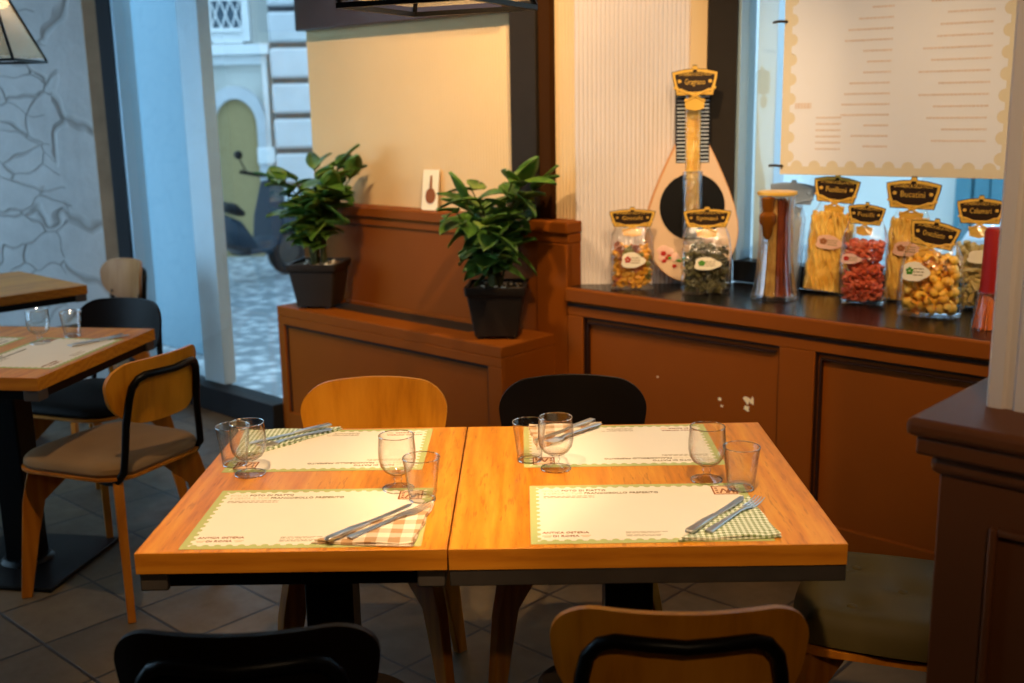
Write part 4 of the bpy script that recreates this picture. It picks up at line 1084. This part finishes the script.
for k in range(6): b.ball((-.075+rnd.uniform(-.04, .03), -.005, .105+rnd.uniform(-.03, .025)), rnd.uniform(.008, .012), 1.1, .15, .9, 10, 6)
b.move(TIL); b.build('painted_cherry', 'red_ink', fc)
b = MB()
for k in range(5): b.ball((-.06+rnd.uniform(-.03, .03), -.005, .10+rnd.uniform(-.02, .02)), rnd.uniform(.006, .009), 1.5, .15, .7, 10, 6)
b.move(TIL); b.build('painted_leaf', 'green_ink', fc)
hd = header(t, .80, .172, .10, .05, 'Gragnano', wheat=True, tilt=R(-3.4))
for o in [hd]: o.location = (0, -.055, -.028)

# ------------------------------------------------------------------ hanging menu
PM = P(2.216, .70, 0); pw, phh = .785, .95
t = thing('hanging_menu', 'large cream menu sheet with scalloped edge hanging in the right window', 'menu', (PM.x, PM.y, 1.235), R(-35))
b = MB(); b.box(0, pw, 0, .004, 0, phh); b.build('menu_sheet', 'postertan', t, bevel=.001)
def scal(w, h, mg, r, st):
    pts = []
    for p_, d_, nn_, L_ in (((mg, mg), (1, 0), (0, 1), w-2*mg), ((w-mg, mg), (0, 1), (-1, 0), h-2*mg), ((w-mg, h-mg), (-1, 0), (0, -1), w-2*mg), ((mg, h-mg), (0, -1), (1, 0), h-2*mg)):
        n = int(round(L_/st)); q = L_/n
        for i in range(n):
            cx, cy = p_[0]+d_[0]*q*(i+.5), p_[1]+d_[1]*q*(i+.5)
            pts.append((cx-d_[0]*q*.5, cy-d_[1]*q*.5))
            for k in range(7):
                a = PI*k/6; pts.append((cx-d_[0]*r*math.cos(a)+nn_[0]*r*math.sin(a), cy-d_[1]*r*math.cos(a)+nn_[1]*r*math.sin(a)))
    return pts
b = MB(); b.prism([(x, -.0012, z) for x, z in scal(pw, phh, .03, .022, .068)], (0, .0012, 0)); mf = b.build('menu_field', 'poster', t, smooth=False)
def menu_line(x, z, w, h, seed):
    b = MB(); words_rows2(b, x, -.0022, z, w, h, seed); b.build('menu_lettering', 'posterink', mf, smooth=False)
for k in range(22):
    rnd = random.Random(100+k); L_ = rnd.uniform(.07, .17); menu_line(.385-L_, .10+.036*k, L_, .0065, 40+k)
    L_ = rnd.uniform(.12, .24); menu_line(.705-L_, .12+.038*k, L_, .0065, 80+k)
menu_line(.05, .235, .06, .02, 3)
for k in range(6): menu_line(.13, .09+.022*k, .09, .006, 60+k)
for z in (.03, .54, .9):
    b = MB(); b.tube([(-.045, .01, z), (-.02, -.004, z+.002), (.012, -.004, z)], .005, 8); b.build('hanging_clip', 'steel', t)

# ------------------------------------------------------------------ light
Wd = bpy.data.worlds.new('overcast_sky'); S.world = Wd; Wd.use_nodes = True
bg = Wd.node_tree.nodes['Background']; bg.inputs[0].default_value = (.50, .75, .98, 1); bg.inputs[1].default_value = 2.9
def portal(c, nrm, w, h):
    l = bpy.data.lights.new('window_daylight', 'AREA'); l.shape = 'RECTANGLE'; l.size = w; l.size_y = h; l.cycles.is_portal = True
    o = bpy.data.objects.new('window_daylight', l); COL.objects.link(o); o.location = c
    o.rotation_euler = (-Vector(nrm)).to_track_quat('Z', 'Y').to_euler()
portal(P(-.6, .12, 1.5), -E2, 1.25, 2.7); portal(P(3.6, .98, 1.85), -E2, 3.4, 2.0); 
def spot(name, loc, tgt, watts, angle, blend=.6, color=(1, .64, .30), r=.04):
    l = bpy.data.lights.new(name, 'SPOT'); l.energy = watts; l.spot_size = R(angle); l.spot_blend = blend; l.color = color; l.shadow_soft_size = r
    o = bpy.data.objects.new(name, l); COL.objects.link(o); o.location = loc
    o.rotation_euler = (Vector(loc)-Vector(tgt)).to_track_quat('Z', 'Y').to_euler()
CW = (1, .70, .40)
spot('ceiling_spot', (-.42, 1.2, 2.8), (-.40, 2.2, .75), 212, 33, .5, CW)
spot('ceiling_spot', (.28, 1.2, 2.8), (.26, 2.2, .75), 178, 34, .5, CW)
spot('ceiling_spot', (.25, 3.0, 2.8), (.3, 4.4, 1.25), 150, 70, .9, CW)
spot('ceiling_spot', (-.8, 3.3, 2.8), (-.5, 4.9, 1.2), 172, 74, .9, CW)
spot('ceiling_spot', (.75, 1.7, 2.8), (1.25, 3.75, 1.05), 215, 50, .9, CW)
spot('ceiling_spot', (-1.0, 2.2, 2.8), (-1.3, 3.4, .5), 90, 50, .9, CW)
spot('ceiling_spot', (.3, -.6, 2.8), (.95, 1.6, 1.75), 100, 42, .9, CW)  # added behind the camera to warm the pillar's ribbed post
spot('ceiling_spot', (.3, -1.0, 2.8), (.25, 1.5, .7), 45, 60, .9, CW)
l = bpy.data.lights.new('stone_wall_fill', 'AREA'); l.shape = 'RECTANGLE'; l.size = 2.8; l.size_y = 2.2; l.energy = 30; l.color = (.45, .72, 1); l.spread = R(95)  # added lamp outside the unseen window, aimed to brighten the stone wall
o = bpy.data.objects.new('stone_wall_fill', l); COL.objects.link(o); o.location = (-4.3, 3.6, 1.6); o.rotation_euler = (Vector((-4.3, 3.6, 1.6))-Vector((-2.5, 5.6, 1.1))).to_track_quat('Z', 'Y').to_euler()

# ------------------------------------------------------------------ camera
f_, pitch, roll = 1094.88, .2152392, -.0190369
cp, sp = math.cos(pitch), math.sin(pitch)
fw = Vector((0, cp, -sp)); u0 = Vector((0, sp, cp)); r0 = Vector((1, 0, 0))
rr = r0*math.cos(roll)+u0*math.sin(roll); uu = -r0*math.sin(roll)+u0*math.cos(roll)
cam = bpy.data.cameras.new('camera'); co = bpy.data.objects.new('camera', cam); COL.objects.link(co)
M = Matrix.Identity(4)
for i in range(3): M[i][0] = rr[i]; M[i][1] = uu[i]; M[i][2] = -fw[i]
M.translation = (0, 0, 1.5126); co.matrix_world = M
cam.sensor_width = 36; cam.lens = f_/1024*36; cam.clip_start = .02; cam.clip_end = 200
cam.dof.use_dof = True; cam.dof.focus_distance = 2.35; cam.dof.aperture_fstop = 3.4
S.camera = co
S.view_settings.view_transform = 'Standard'; S.view_settings.look = 'None'; S.view_settings.gamma = 1; S.view_settings.exposure = 0
S.view_settings.use_curve_mapping = False
c = S.cycles; c.use_denoising = True; c.max_bounces = 14; c.transparent_max_bounces = 24; c.transmission_bounces = 12; c.glossy_bounces = 6; c.diffuse_bounces = 5; c.blur_glossy = .5; c.sample_clamp_indirect = 6
